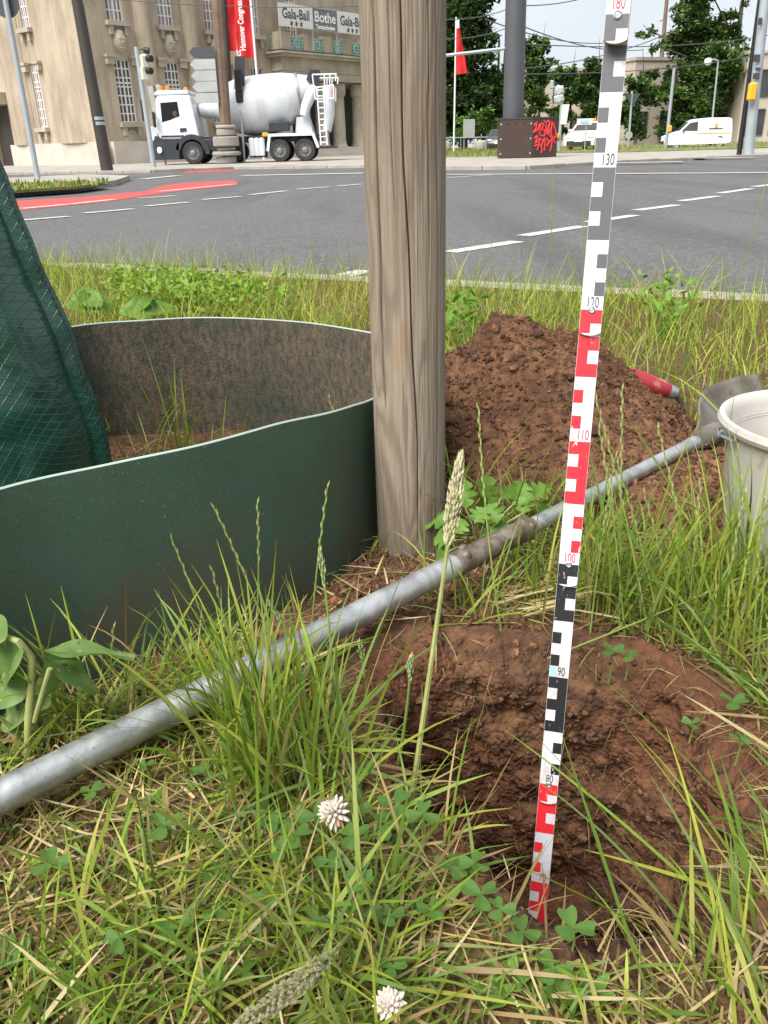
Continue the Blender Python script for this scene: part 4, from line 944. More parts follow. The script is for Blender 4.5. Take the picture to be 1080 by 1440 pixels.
# flag poles with banners
def flagpole(label, base, top, Y=None): return pole('flag_pole', label, 'flag pole', base, top, 3.6, 3.0, M['white_paint'], ZP, None, Y)
YF = FR.p(FR.hit(303, 100)[0], 0, 0).y - 1.2; YF -= .6; YF2 = YF
o1, b1, k1 = flagpole('white flag pole carrying the left red banner', (322, 222), (303, -40), YF)
o2, b2, k2 = flagpole('white flag pole carrying the right red banner', (371, 222), (349, -40), YF2)
def cloth(name, label, quad, Y, material, cat='flag', nn=(14, 26), amp=.10):
    A, B, C, D = [at(*q_, Y) for q_ in quad]; o = thing(name, label, cat, (D.x, D.y, D.z)); P = []; U, W = nn
    for i in range(W + 1):
        for j in range(U + 1):
            s, t = j / U, i / W; p = (A * (1 - s) + B * s) * (1 - t) + (D * (1 - s) + C * s) * t
            P.append(p - D + Vector((0, amp * math.sin(s * 7 + t * 3) * (s + .15) + amp * .5 * math.sin(t * 9 + s * 4), 0)))
    mb = MB().add(P, [(i * (U + 1) + j, i * (U + 1) + j + 1, (i + 1) * (U + 1) + j + 1, (i + 1) * (U + 1) + j) for i in range(W) for j in range(U)])
    mb.build('cloth', material, o, True, fix=False); return o, D
oc, D = cloth('red_banner', 'red hanging banner, the shorter of two, beside the arrow signs', [(300, -45), (333, -38), (333, 72), (312.5, 71)], b1.y + .1, M['banner_red'], 'banner')
oc, D = cloth('red_banner', 'long red hanging banner with white vertical lettering', [(325, -42), (348.5, -40), (359, 81), (335.5, 83)], b2.y + .1, M['banner_red'], 'banner')
def vtext(s, p0_, p1_, size, Y, parent, org, mt):
    a, c_ = at(*p0_, Y), at(*p1_, Y); u = (c_ - a); ln = u.length; u.normalize(); me_ = text_mesh(s, size, 1.0, .01); wd = max(v.co.x for v in me_.vertices) - min(v.co.x for v in me_.vertices)
    v_ = Vector((-u.z, 0, u.x)); mid = (a + c_) / 2 - org
    for q_ in me_.vertices: q_.co = mid + u * (q_.co.x * ln / wd) + v_ * q_.co.y
    me_.materials.clear(); me_.materials.append(mt); put('lettering', me_, mt, parent)
vtext('Hannover Congress Centrum', (342.5, 71), (333, -35), .42, b2.y - .14, oc, D, M['letter_white']); vtext('HCC', (337, 82), (335.5, 70), .30, b2.y - .14, oc, D, M['letter_white'])
of, bf, kf = pole('flag_pole', 'white flag pole with a drooping red flag on the lawn', 'flag pole', (638, 213), (641.5, 24), 2.6, 2.2, M['white_paint'], .09)
cloth('red_flag', 'narrow red flag drooping from its pole before dark trees', [(642, 28), (645.5, 29), (657, 103), (641, 105)], bf.y - .1, M['banner_red'], 'flag', (8, 14), .10)
MB().box(L(643.5, 33, bf, -.35), (.20, .03, .5)).build('white_emblem', M['letter_white'], of)

# big grey mast in a brown cladding box with graffiti
b = gp(747, 222, ZP); Yb = b.y; k = hs(Yb)
o = thing('cladding_box', 'brown riveted metal box with red graffiti round the grey mast foot', 'box', b)
ltop, mtop, rtop = at(705, 166, Yb + .35) - b, at(747, 167, Yb) - b, at(785, 170, Yb + .45) - b
n = NT('brown_panel'); c = n.mix(n.rng(n.noise(1.6, 5), .3, .7, 0, 1), (.045, .026, .021), (.062, .035, .028)); n.set(c, .45).bump(n.noise(30, 3), .1, .01); M['brown_panel'] = n.m
xl, xr, zt = ltop.x + .05, rtop.x - .02, mtop.z
ang = .28
uL = Vector((-math.cos(ang), math.sin(ang), 0)); uR = Vector((math.cos(ang * 1.3), math.sin(ang * 1.3), 0)); wL = 43 / k / math.cos(ang) * 1.02; wR = 38.5 / k / math.cos(ang * 1.3)
plan = [Vector((0, 0, 0)), uR * wR, uR * wR + Vector((-.1, 1.3, 0)), uL * wL + Vector((.1, 1.3, 0)), uL * wL]
MB().prism([(p.x, p.y) for p in plan], (0, 0, .02), (1, 0, 0), (0, 1, 0), (0, 0, zt - .02)).build('cladding', M['brown_panel'], o)
cen = sum(plan, Vector()) / 5
MB().prism([(cen.x + (p.x - cen.x) * 1.025, cen.y + (p.y - cen.y) * 1.03) for p in plan], (0, 0, zt + .002), (1, 0, 0), (0, 1, 0), (0, 0, .05)).build('lid', M['dark_pole'], o)
nL, nR = Vector((-math.sin(ang), -math.cos(ang), 0)), Vector((math.sin(ang * 1.3), -math.cos(ang * 1.3), 0))
for f_, z_ in [(f, z) for f in (.04, .96) for z in (.12, .5, .88)]: MB().lathe([(.03, -.01), (.03, .015), (.01, .02)], 10, uL * wL * f_ + Vector((0, 0, zt * z_)) + nL * .001, nL).build('rivet', M['galv_far'], o, True)
for f_ in (.25, .5, .75): MB().lathe([(.035, -.01), (.035, .01)], 10, uL * wL * f_ + Vector((0, 0, zt * .90)) + nL * .001, nL).build('vent_hole', M['black_metal'], o)
gr = MB()
def stroke(pts, w=.028): gr.tube([uR * (wR * a) + Vector((0, 0, zt * c_)) + nR * .006 for a, c_ in catmull(pts, 6, False)], w, 6)
for pts in ([(.05, .82), (.15, .9), (.12, .74), (.02, .66), (.2, .72), (.25, .86)], [(.28, .6), (.3, .84), (.42, .86), (.36, .72), (.48, .7), (.46, .56), (.3, .58)], [(.52, .86), (.55, .62), (.62, .8), (.66, .9), (.6, .58), (.72, .76)], [(.76, .92), (.74, .6), (.88, .5), (.94, .62), (.84, .8), (.8, .88)],
            [(.08, .5), (.2, .56), (.14, .38), (.3, .48), (.22, .2)], [(.3, .5), (.42, .42), (.36, .28), (.5, .5), (.5, .18)], [(.55, .5), (.66, .38), (.58, .3), (.78, .46), (.74, .16)], [(.1, .3), (.26, .34), (.4, .24), (.38, .12)], [(.66, .58), (.84, .44), (.92, .36)], [(.42, .96), (.5, .9), (.62, .95)]): stroke(pts)
gr.build('graffiti', M['graffiti'], o)
mc = cen + b; mc.x = at(722, 165, mc.y).x; t_ = at(726.5, -30, mc.y)
o = thing('tram_mast', 'massive grey steel mast rising out of the brown box', 'mast', (mc.x, mc.y, ZP))
MB().tube([(0, 0, .1), (t_.x - mc.x, 0, t_.z - ZP)], [14.6 / k, 14.0 / k], 40).build('pole', M['mast_grey'], o, True)
# mast arm and wires
def wire(label, a, b_, Ya, Yb_, r=.022, sag=.3, name='overhead_wire', cat='wire', mt='wire'):
    A, B = at(*a, Ya), at(*b_, Yb_); P = [A * (1 - t) + B * t - Vector((0, 0, sag * 4 * t * (1 - t))) - A for t in np.linspace(0, 1, 13)]
    o_ = MB().tube(P, r, 6).build(name, M[mt], None, True); o_.location = A
    return tag(o_, label, cat)
wire('grey bracket tube reaching from the tram mast toward the stake', (560, 86), (712, 68), mc.y, mc.y, .06, 0, 'bracket_arm', 'bracket', 'galv_far')
for lab, a, b_ in (('overhead wire leaving the tram mast just above the street lamp head', (560, 22), (716, 12)), ('overhead wire crossing the dark tree crown from the mast', (570, 50), (716, 38)), ('upper overhead wire running right from the tram mast', (736, 8), (880, -28)), ('overhead contact wire with clamp left of the rule', (683, 27), (860, 60)), ('overhead wire dipping below the contact wire by the mast', (738, 38), (905, 70)), ('thin overhead span wire above the beige block roof', (738, 96), (950, 42)), ('overhead wire sloping gently behind the big right tree', (740, 62), (1090, 48)), ('lowest overhead wire above the young street trees', (736, 104), (1090, 72))):
    wire(lab, a, b_, 36, 52)
wire('dark cable strung across the hall front', (150, -2), (520, 8), 38, 40, .018, .15)

# lamp posts
o, b, k = pole('street_lamp', 'dark street lamp post with flat head before the trees', 'street lamp', (698, 207), (702, 56), 4, 3, M['dark_pole'], .09)
MB().box(L(698.5, 49, b), (.55, .28, .16), .2, .05).build('lamp_head', M['sign_back'], o, True); MB().tube([L(702, 56, b), L(702, 50, b), L(706, 50, b)], .05, 8).build('bracket', M['dark_pole'], o)
o, b, k = pole('street_lamp', 'galvanised street lamp with white globe beside the big tree', 'street lamp', (999, 196), (1010, 86), 3.0, 2.2, M['galv_far'], ZP, None, 63)
MB().tube([L(1010, 86, b), L(1006, 84, b), L(996, 83, b)], .05, 8).build('arm', M['galv_far'], o); MB().lathe([(.02, .0), (.2, .1), (.26, .26), (.24, .42), (.06, .5)], 16, L(995, 93, b)).build('globe', M['lamp_white'], o, True)
# info board and stone ball, low railing
b = gp(659, 212, .09); k = hs(b.y); o = thing('info_board', 'grey information board on two posts near the flag pole', 'board', b)
MB().box((0, 0, 1.35), (.78, .06, 1.15), 0, .015).build('panel', M['sign_back'], o, True)
for s in (-.32, .32): MB().box((s, .05, .5), (.06, .06, 1.0)).build('post', M['galv_far'], o)
b = gp(675, 212, .09)
for px in (675, 628):
    c_ = gp(px, 212, .09); o = MB().lathe([(.1, 0), (.28, .06), (.36, .3), (.30, .52), (.1, .64), (.02, .65)], 20).build('stone_ball', M['trim_stone'], None, True); o.location = c_; tag(o, 'round stone ball on the lawn beside the ' + ('information board' if px == 675 else 'wooden stake'), 'stone ball')
o = thing('guard_rail', 'low grey pipe railing along the lawn before the trees', 'railing', at(640, 205, 66))
r0_ = at(640, 205, 66)
MB().tube([at(600, 194.5, 66) - r0_, at(712, 192.5, 66) - r0_], .04, 8).build('rail', M['galv_far'], o)
for px in (612, 648, 684, 708): MB().tube([Vector(at(px, 194, 66) - r0_), Vector((at(px, 194, 66) - r0_).x * 1 + 0, 0, 0)] if False else [at(px, 194, 66) - r0_, Vector(((at(px, 194, 66) - r0_).x, 0, -.9))], .035, 8).build('post', M['galv_far'], o)
# signals at right of the mast
o, b, k = pole('traffic_light', 'grey traffic light with round backed signals right of the graffiti box', 'traffic light', (786, 213), (791, 120), 4.6, 4, M['galv_far'])
for py in (128, 139): MB().lathe([(.24, -.12), (.30, -.06), (.30, .04), (.16, .12)], 6, L(786, py, b), (-.3, -1, 0)).build('signal_head', M['sign_back'], o)
MB().tube([L(790, 122, b), L(776, 123, b)], .05, 8).build('arm', M['galv_far'], o); MB().box(L(776, 119, b), (.2, .2, .4), 0, .04).build('small_signal', M['sign_back'], o, True)
MB().prism([(0, 0), (.32, 0), (.42, .95), (.05, .95)], L(788, 175, b, -.1), (1, 0, 0), (0, 0, 1), (0, .03, 0)).build('sign_plate', M['banner_white'], o)
MB().box(L(784, 191, b, -.15), (.16, .16, .24), 0, .03).build('push_button', M['yellow'], o, True)
b = gp(822, 212, .09); o = thing('street_sign', 'small blue and white street name sign behind the taxi', 'sign', b); MB().tube([(0, 0, 0), (0, 0, L(822, 168, b).z)], .03, 8).build('post', M['galv_far'], o)
MB().box(L(822, 171, b, -.05), (.75, .03, .28)).build('plate', M['banner_white'], o); MB().box(L(822, 171, b, -.08), (.4, .01, .12)).build('lettering_field', M['print_blue'], o)
o, b, k = pole('sign_post', 'thin post carrying a triangular sign seen from behind', 'post', (883.5, 207), (889, 128), 3, 3, M['galv_far'], .09)
MB().prism([(-.45, .78), (.45, .78), (0, 0)], L(888.5, 152, b, -.06), (1, 0, 0), (0, 0, 1), (0, .03, 0)).build('triangle_plate', M['sign_dark'], o); MB().lathe([(.22, 0), (.22, .03)], 20, L(884.5, 190, b, -.05), (0, 1, 0)).build('round_plate', M['sign_back'], o)
o, b, k = pole('signal_post', 'bare galvanised post with yellow button in front of the van', 'post', (936, 210), (948.5, 94), 4.6, 4.2, M['galv_far'], ZP)
MB().box(L(942, 181, b, -.12), (.16, .16, .3), 0, .03).build('push_button', M['yellow'], o, True)
o, b, k = pole('wooden_mast', 'tall brown wooden mast on a dark urn shaped foot', 'mast', (920, 199), (939, -15), 8, 4.6, M['rusty_pole'], .09)
MB().lathe([(.42, 0), (.44, .3), (.30, .5), (.55, .75), (.72, 1.0), (.72, 1.12), (.40, 1.3), (.42, 1.9), (.30, 1.95)], 22).build('urn_foot', M['mast_grey'], o, True)
MB().prism([(-.9, 0), (0.3, 0), (.5, 2.2), (-.5, 2.2)], L(936, 158, b, .1), (1, 0, 0), (0, 0, 1), (0, .04, 0)).build('grey_plate', M['sign_back'], o)
o, b, k = pole('pedestrian_signal_post', 'galvanised crossing post with orange push button and stickers', 'post', (1052, 218), (1078, -20), 14.5, 12.5, M['galv_far'])
MB().box(L(1057.5, 129, b, -.24), (.24, .2, .50), 0, .05).build('push_button', M['yellow'], o, True)
for px, py, w_, h_ in ((1064, 82, .20, .2), (1063.5, 107, .2, .16), (1069, 30, .12, .18), (1066, 97, .16, .08)): MB().box(L(px, py, b, -.19), (w_, .01, h_)).build('sticker', M['letter_dark'], o)
o, b, k = pole('black_post', 'slim black post standing against the galvanised crossing post', 'post', (1040, 212), (1071, -15), 7, 6.5, M['black_metal'], ZP, None, b.y + .3)

# ---------------------------------------------------------------- modern beige block
bb = thing('office_block', 'modern beige plastered block with flat roof behind street trees', 'building', at(860, 205, 84)); bo_ = at(860, 205, 84); bo_.z = 0; bb.location = bo_
def blk(face, a0, a1, z0_, z1_, wins, nm='wall'):
    mb = MB(); face.box(mb, a0, a1, -8, 0, z0_, z1_, bo_); w_ = mb.build(nm, M['beige_plaster'], bb)
    mb = MB(); face.box(mb, a0 - .1, a1 + .1, -8.1, .1, z1_ + .002, z1_ + .25, bo_); mb.build('roof_edge', M['trim_stone'], bb)
    for (x0, x1, y0, y1) in wins:
        fm = MB(); f = .08
        for (p0_, p1_, q0, q1) in ((x0, x0 + f, y0, y1), (x1 - f, x1, y0, y1), (x0 + f, x1 - f, y0, y0 + f), (x0 + f, x1 - f, y1 - f, y1)): face.box(fm, p0_, p1_, .005, .08, q0, q1, bo_)
        f_ = fm.build('window', M['sign_dark'], bb); g_ = MB(); face.box(g_, x0 + f, x1 - f, .003, .03, y0 + f, y1 - f, bo_); g_.build('pane', M['glass_dark'], f_)
FA = Face(at(735, 205, 84), (1, .02)); FB = Face(at(884, 205, 76), (.93, .30)); FC = Face(at(1035, 205, 70), (1, .05))
h1 = at(800, 100, 84).z
blk(FA, 0, 9.5, 0, h1, [(x, x + 1.1, z, z + 1.9) for z in (.6, 3.8, 6.9) for x in (.7, 2.6, 4.4, 6.9) if z + 1.9 < h1])
h2 = at(930, 84, 76).z
blk(FB, 0, 7.2, 0, h2, [(x, x + 1.2, z, z + 2.) for z in (.6, 3.6, 6.4) for x in (.4, 2.8, 5.0) if z + 2 < h2])
h3 = at(1060, 76, 70).z
blk(FC, 0, 9, 0, h3, [(x, x + .75, z, z + 1.9) for z in (.5, 3.2, 5.9) for x in (.15, 1.2, 2.4, 3.6, 4.8, 6.) if z + 1.9 < h3])

# ---------------------------------------------------------------- concrete mixer
tb = gp(275, 231, ZP); YT = tb.y; T0 = at(200 + 62 / 3.375, 231, YT)
truck = thing('mixer_truck', 'white concrete mixer truck with drum parked before the stone hall', 'truck', (T0.x, YT, ZP))
def tx(zx): return (zx - 62) / 3.375 / hs(YT)
def tz(zy): return (780 - zy) / 3.375 / (1380 / YT)
TW = 2.5
cabp = [(tx(98), tz(660)), (tx(80), tz(600)), (tx(92), tz(560)), (tx(98), tz(468)), (tx(112), tz(455)), (tx(262), tz(455)), (tx(284), tz(640)), (tx(284), tz(660))]
o = MB().prism(cabp, (0, .05, 0), (1, 0, 0), (0, 0, 1), (0, TW - .1, 0)).build('cab', M['truck_white'], truck); cabo = o
md = o.modifiers.new('round', 'BEVEL'); md.width = .09; md.segments = 3; md.limit_method = 'ANGLE'
o = MB().prism([(tx(92), tz(452)), (tx(96), tz(438)), (tx(120), tz(430)), (tx(252), tz(432)), (tx(256), tz(452))], (0, .12, 0), (1, 0, 0), (0, 0, 1), (0, TW - .24, 0)).build('roof_fairing', M['truck_white'], truck)
md = o.modifiers.new('round', 'BEVEL'); md.width = .06; md.segments = 2; md.limit_method = 'ANGLE'
WPOLY = [(tx(118), tz(578)), (tx(120), tz(488)), (tx(200), tz(484)), (tx(204), tz(552)), (tx(160), tz(568))]
ct = MB().prism(WPOLY, (0, -.2, 0), (1, 0, 0), (0, 0, 1), (0, 1.3, 0)).build('cutter', M['chassis'], None)
for p in ct.data.polygons: p.material_index = 1
ct.data.materials.append(M['chassis']); cabo.data.materials.append(M['chassis'])
bo2 = cabo.modifiers.new('opening', 'BOOLEAN'); bo2.object = ct; bo2.operation = 'DIFFERENCE'; bo2.solver = 'EXACT'; ct.parent = truck
bpy.context.view_layer.update(); _dg = bpy.context.evaluated_depsgraph_get(); _m = bpy.data.meshes.new_from_object(cabo.evaluated_get(_dg)); cabo.modifiers.clear(); cabo.data = _m; bpy.data.objects.remove(ct)
gl = MB().prism([(tx(118), tz(578)), (tx(120), tz(488)), (tx(200), tz(484)), (tx(204), tz(552)), (tx(160), tz(568))], (0, .055, 0), (1, 0, 0), (0, 0, 1), (0, .008, 0)).build('side_window', M['window_clear'], truck)
MB().prism([(tx(212), tz(640)), (tx(212), tz(648)), (tx(106), tz(648)), (tx(106), tz(640))], (0, .03, 0), (1, 0, 0), (0, 0, 1), (0, .02, 0)).build('door_gap', M['chassis'], truck)
MB().prism([(tx(198), tz(608)), (tx(228), tz(606)), (tx(228), tz(622)), (tx(198), tz(626))], (0, .02, 0), (1, 0, 0), (0, 0, 1), (0, .03, 0)).build('door_handle', M['chassis'], truck)
MB().prism([(tx(92), tz(556)), (tx(99), tz(472)), (tx(101), tz(472)), (tx(95), tz(556))], (-.02, .2, 0), (1, 0, 0), (0, 0, 1), (0, TW - .4, 0)).build('windscreen', M['glass_dark'], truck)
o = MB().prism([(tx(62), tz(755)), (tx(58), tz(690)), (tx(78), tz(640)), (tx(112), tz(655)), (tx(186), tz(662)), (tx(180), tz(755))], (0, .0, 0), (1, 0, 0), (0, 0, 1), (0, TW, 0)).build('bumper', M['chassis'], truck)
MB().prism([(tx(42), tz(660)), (tx(42), tz(592)), (tx(80), tz(600)), (tx(84), tz(660))], (0, .3, 0), (1, 0, 0), (0, 0, 1), (0, TW - .6, 0)).build('nose_panel', M['truck_white'], truck)
MB().lathe([(.13, -.02), (.13, .04), (.05, .06)], 14, (tx(92), -.01, tz(708)), (-.5, -1, 0)).build('headlight', M['lamp_white'], truck, True)
for q in (120, 152): MB().lathe([(.10, 0), (.10, .14), (.05, .18)], 12, (tx(q), .5, tz(430))).build('beacon', M['orange'], truck, True)
MB().lathe([(.10, 0), (.10, .14), (.05, .18)], 12, (tx(206), 1.9, tz(428))).build('beacon', M['orange'], truck, True)
MB().box((tx(88), -.16, tz(565)), (.10, .26, .62), 0, .04).build('mirror', M['chassis'], truck, True); MB().box((tx(40), -.1, tz(520)), (.12, .26, .85), 0, .04).build('front_mirror', M['chassis'], truck, True)
# frame, fenders, tanks
MB().box((tx(540), TW / 2, tz(668)), (tx(850) - tx(210), .95, .26)).build('chassis_frame', M['chassis'], truck)
def arch(cx, cz, r0_, r1_, a0, a1, y0, y1, name, mt):
    P = [(cx + math.cos(a) * r1_, cz + math.sin(a) * r1_) for a in np.linspace(a0, a1, 12)] + [(cx + math.cos(a) * r0_, cz + math.sin(a) * r0_) for a in np.linspace(a1, a0, 12)]
    MB().prism(P, (0, y0, 0), (1, 0, 0), (0, 0, 1), (0, y1 - y0, 0)).build(name, M[mt], truck, True)
WR = 50 / 3.375 / hs(YT)
arch(tx(247), WR, WR * 1.18, WR * 1.62, -.1, math.pi - .2, .0, .7, 'wheel_arch', 'chassis')
MB().prism([(tx(597), tz(725)), (tx(612), tz(645)), (tx(826), tz(645)), (tx(850), tz(715)), (tx(838), tz(718)), (tx(818), tz(658)), (tx(622), tz(658)), (tx(610), tz(728))], (0, -.02, 0), (1, 0, 0), (0, 0, 1), (0, .62, 0)).build('rear_mudguard', M['truck_white'], truck)
for q in (528, 552, 575): MB().lathe([(.04, -.38), (.13, -.34), (.13, .34), (.04, .38)], 14, (tx(q), .2, tz(706))).build('side_tank', M['truck_white'], truck, True)
MB().box((tx(552), .55, tz(706)), (tx(592) - tx(510), .4, .85), 0, .04).build('tank_box', M['chassis'], truck); MB().box((tx(665), .25, tz(612)), (tx(712) - tx(618), .45, tz(590) - tz(636)), 0, .05).build('water_box', M['chassis'], truck, True)
MB().box((tx(596), .12, tz(648)), (.26, .12, .16), 0, .03).build('lamp', M['yellow'], truck); MB().box((tx(375), .5, tz(690)), (tx(470) - tx(290), .8, .5), 0, .04).build('engine_frame', M['chassis'], truck)
def wheel(cx, y):
    t_ = MB().lathe([(WR * .60, 0), (WR * .92, .0), (WR, .05), (WR, .27), (WR * .92, .32), (WR * .6, .32)], 30, (cx, y, WR), (0, 1, 0), caps=False).build('wheel', M['tyre'], truck, True)
    MB().lathe([(WR * .62, .03), (WR * .55, .03), (WR * .50, .10), (WR * .28, .10), (WR * .22, .02), (.02, .0)], 24, (cx, y, WR), (0, 1, 0), caps=False).build('rim', M['rim_grey'], t_, True)
    for q in range(8): a = q * math.pi / 4; MB().lathe([(.025, -.03), (.025, .03)], 6, (cx + math.cos(a) * WR * .38, y + .09, WR + math.sin(a) * WR * .38), (0, 1, 0)).build('wheel_nut', M['chassis'], t_)
for zx in (247, 430, 660, 780):
    wheel(tx(zx), .02); wheel(tx(zx), TW - .36)
# drum
prof = [(278, 527, 30), (300, 524, 38), (350, 522, 44), (384, 521, 74), (410, 519, 100), (440, 517, 118), (490, 513, 134), (540, 510, 138), (590, 505, 139), (640, 496, 134), (700, 480, 120), (745, 464, 100), (785, 446, 76), (815, 432, 58), (835, 424, 50)]
P = []; nA = 40; y0 = TW / 2
pp = [Vector((tx(a), y0, tz(b))) for a, b, c in prof]; axd = (pp[-1] - pp[0]).normalized(); e_ = Vector((0, 1, 0)); f_ = axd.cross(e_)
for p, (a, b, c) in zip(pp, prof):
    r = c / 3.375 / (1330 / YT); P += [p + (e_ * min(1., 1.2 / max(r, .1)) * math.cos(2 * math.pi * q / nA) + f_ * math.sin(2 * math.pi * q / nA)) * r for q in range(nA)]
FS = [(i * nA + q, i * nA + (q + 1) % nA, (i + 1) * nA + (q + 1) % nA, (i + 1) * nA + q) for i in range(len(pp) - 1) for q in range(nA)] + [tuple(range(nA)), tuple(range((len(pp) - 1) * nA, len(pp) * nA))]
drum = MB().add(P, FS).build('drum', M['drum_white'], truck, True)
for zx_, r_ in ((762, 91), (828, 53)):
    i_ = np.interp(zx_, [p[0] for p in prof], range(len(prof))); a = int(min(i_, len(prof) - 2)); c_ = pp[a].lerp(pp[a + 1], i_ - a); r = r_ / 3.375 / (1330 / YT)
    MB().lathe([(r - .02, -.06), (r + .05, -.05), (r + .05, .05), (r - .02, .06)], 40, c_, axd, False).build('drum_band', M['rim_grey'], drum, True)
# rear frame, hopper, chute, ladder
MB().prism([(tx(735), tz(650)), (tx(745), tz(570)), (tx(800), tz(565)), (tx(822), tz(650))], (0, .5, 0), (1, 0, 0), (0, 0, 1), (0, 1.5, 0)).build('drum_pedestal', M['drum_white'], truck)
MB().prism([(tx(800), tz(395)), (tx(818), tz(352)), (tx(862), tz(352)), (tx(848), tz(440))], (0, .7, 0), (1, 0, 0), (0, 0, 1), (0, 1.1, 0)).build('hopper', M['chassis'], truck)
MB().tube([(tx(838), .6, tz(440)), (tx(818), .4, tz(470)), (tx(795), .3, tz(520)), (tx(782), .25, tz(565))], [.22, .24, .22, .18], 12).build('chute', M['drum_white'], truck, True)
MB().tube([(tx(905), .9, tz(430)), (tx(900), .8, tz(560)), (tx(885), .7, tz(640))], [.28, .24, .2], 12).build('discharge_chute', M['drum_white'], truck, True)
lad = MB()
for q in (858, 888): lad.tube([(tx(q), .05, tz(705)), (tx(q - 6), .05, tz(440))], .035, 6)
for z in np.arange(450, 705, 27): lad.tube([(tx(853), .05, tz(z)), (tx(886), .05, tz(z))], .028, 6)
lad.build('ladder', M['truck_white'], truck, True)
for yy in (.05, TW - .3):
  rl = MB()
  for a_, b_ in (((835, 380), (945, 380)), ((835, 440), (930, 430)), ((840, 490), (930, 490)), ((945, 378), (940, 410)), ((890, 380), (888, 490)), ((915, 380), (912, 440)), ((835, 380), (842, 490)), ((930, 430), (928, 490))):
    rl.tube([(tx(a_[0]), yy, tz(a_[1])), (tx(b_[0]), yy, tz(b_[1]))], .03, 6)
  rl.build('platform_rail', M['truck_white'], truck, True)
MB().box((tx(885), TW / 2, tz(716)), (tx(925) - tx(845), TW - .2, .1)).build('rear_bar', M['chassis'], truck); MB().box((tx(926), .2, tz(460)), (.15, .12, .2), 0, .03).build('rear_lamp', M['orange'], truck)
# driver behind the side window
drv = thing('person', 'truck driver in yellow green vest sitting in the mixer cab', 'person', (T0.x + tx(178), YT + .27, ZP + tz(596)))
for nm_, pr, mt in (('body', [(.02, -.12), (.17, -.10), (.20, .05), (.21, .22), (.15, .34), (.06, .38), (.055, .43), (.09, .47), (.105, .56), (.09, .66), (.03, .70)], 'skin'), ('vest', [(.175, -.09), (.215, .05), (.222, .22), (.165, .34)], 'hivis')):
    me_ = MB().lathe(pr, 18, caps=(nm_ == 'body')); me_.v = [(x, y * .6, z * .85) for x, y, z in me_.v]; me_.build(nm_, M[mt], drv, True)

# ---------------------------------------------------------------- vans and cars
def car(name, label, cat, base, yaw, scale, prof, wins, mt, wl_, extras=None, width=1.75, belt=1.0):
    o = thing(name, label, cat, base, None, yaw)
    hw = width / 2
    def yy(z): return hw * (1 - .16 * max(0, (z - belt)) / .8)
    P = []; n_ = len(prof)
    slices = [-1, -.93, -.6, 0, .6, .93, 1]
    for s in slices:
        ins = .05 if abs(s) == 1 else 0
        for x, z in prof: P.append((x * (1 - ins * .35) * scale, s * yy(z) * scale, (z if z < .5 else z - ins * .5) * scale))
    fs = [(a * n_ + i, a * n_ + (i + 1) % n_, (a + 1) * n_ + (i + 1) % n_, (a + 1) * n_ + i) for a in range(len(slices) - 1) for i in range(n_)] + [tuple(range(n_)), tuple(range((len(slices) - 1) * n_, len(slices) * n_))]
    MB().add(P, fs).build('body', M[mt], o, True)
    for kind, poly in wins:
        if kind == 'side':
            for s in (-1, 1):
                m_ = MB(); q = [(x * scale, s * (yy(z) + .008) * scale, z * scale) for x, z in poly]; q2 = [(x, y - s * .03 * scale, z) for x, y, z in q]; k_ = len(q)
                m_.add(q + q2, [tuple(range(k_)), tuple(range(k_, 2 * k_))] + [(i, (i + 1) % k_, k_ + (i + 1) % k_, k_ + i) for i in range(k_)]); m_.build('side_window', M['glass_dark'], o)
        else:
            (x0, z0_), (x1, z1_) = poly; d = Vector((z1_ - z0_, 0, -(x1 - x0))).normalized() * .012
            if kind == 'front' and d.x < 0 or kind == 'rear' and d.x > 0: d = -d
            m_ = MB(); q = [Vector((x0, -yy(z0_) * .86, z0_)), Vector((x0, yy(z0_) * .86, z0_)), Vector((x1, yy(z1_) * .82, z1_)), Vector((x1, -yy(z1_) * .82, z1_))]
            m_.add([(v + d) * scale for v in q] + [(v - d) * scale for v in q], [(0, 1, 2, 3), (7, 6, 5, 4), (0, 1, 5, 4), (1, 2, 6, 5), (2, 3, 7, 6), (3, 0, 4, 7)]); m_.build('windscreen' if kind == 'front' else 'rear_window', M['glass_dark'], o)
    for wx in wl_:
        for s in (-1, 1):
            w_ = MB().lathe([(.20, 0), (.29, 0), (.315, .03), (.315, .17), (.29, .2)], 24, (wx * scale, (s * hw - (.0 if s < 0 else .02) - (.0 if s > 0 else -.02)) * scale, .315 * scale), (0, -s, 0), False); w_ = w_.build('wheel', M['tyre'], o, True)
            MB().lathe([(.21, -.005), (.17, .02), (.05, .01), (.01, -.005)], 20, (wx * scale, s * hw * scale, .315 * scale), (0, -s, 0), False).build('rim', M['rim_grey'], w_, True)
    for s in (-1, 1):
        MB().box((max(p[0] for p in prof) * .965 * scale, s * hw * .74 * scale, .70 * scale), (.12 * scale, .34 * scale, .15 * scale), 0, .04).build('headlight', M['lamp_white'], o, True)
        MB().box((wins[0][1][0][0] * scale * .93, s * (hw + .08) * scale, (belt + .06) * scale), (.12 * scale, .2 * scale, .14 * scale), 0, .03).build('mirror', M[mt if mt != 'truck_white' else 'chassis'], o, True)
    MB().box((max(p[0] for p in prof) * .985 * scale, 0, .38 * scale), (.10 * scale, width * .8 * scale, .24 * scale), 0, .03).build('lower_grille', M['chassis'], o, True)
    MB().box(((max(p[0] for p in prof) + .015) * scale, 0, .50 * scale), (.02, .5 * scale, .11 * scale)).build('number_plate', M['letter_white'], o)
    return o
vb = gp(985, 207.5, ZP); vs_ = 92 / hs(vb.y) / 4.45
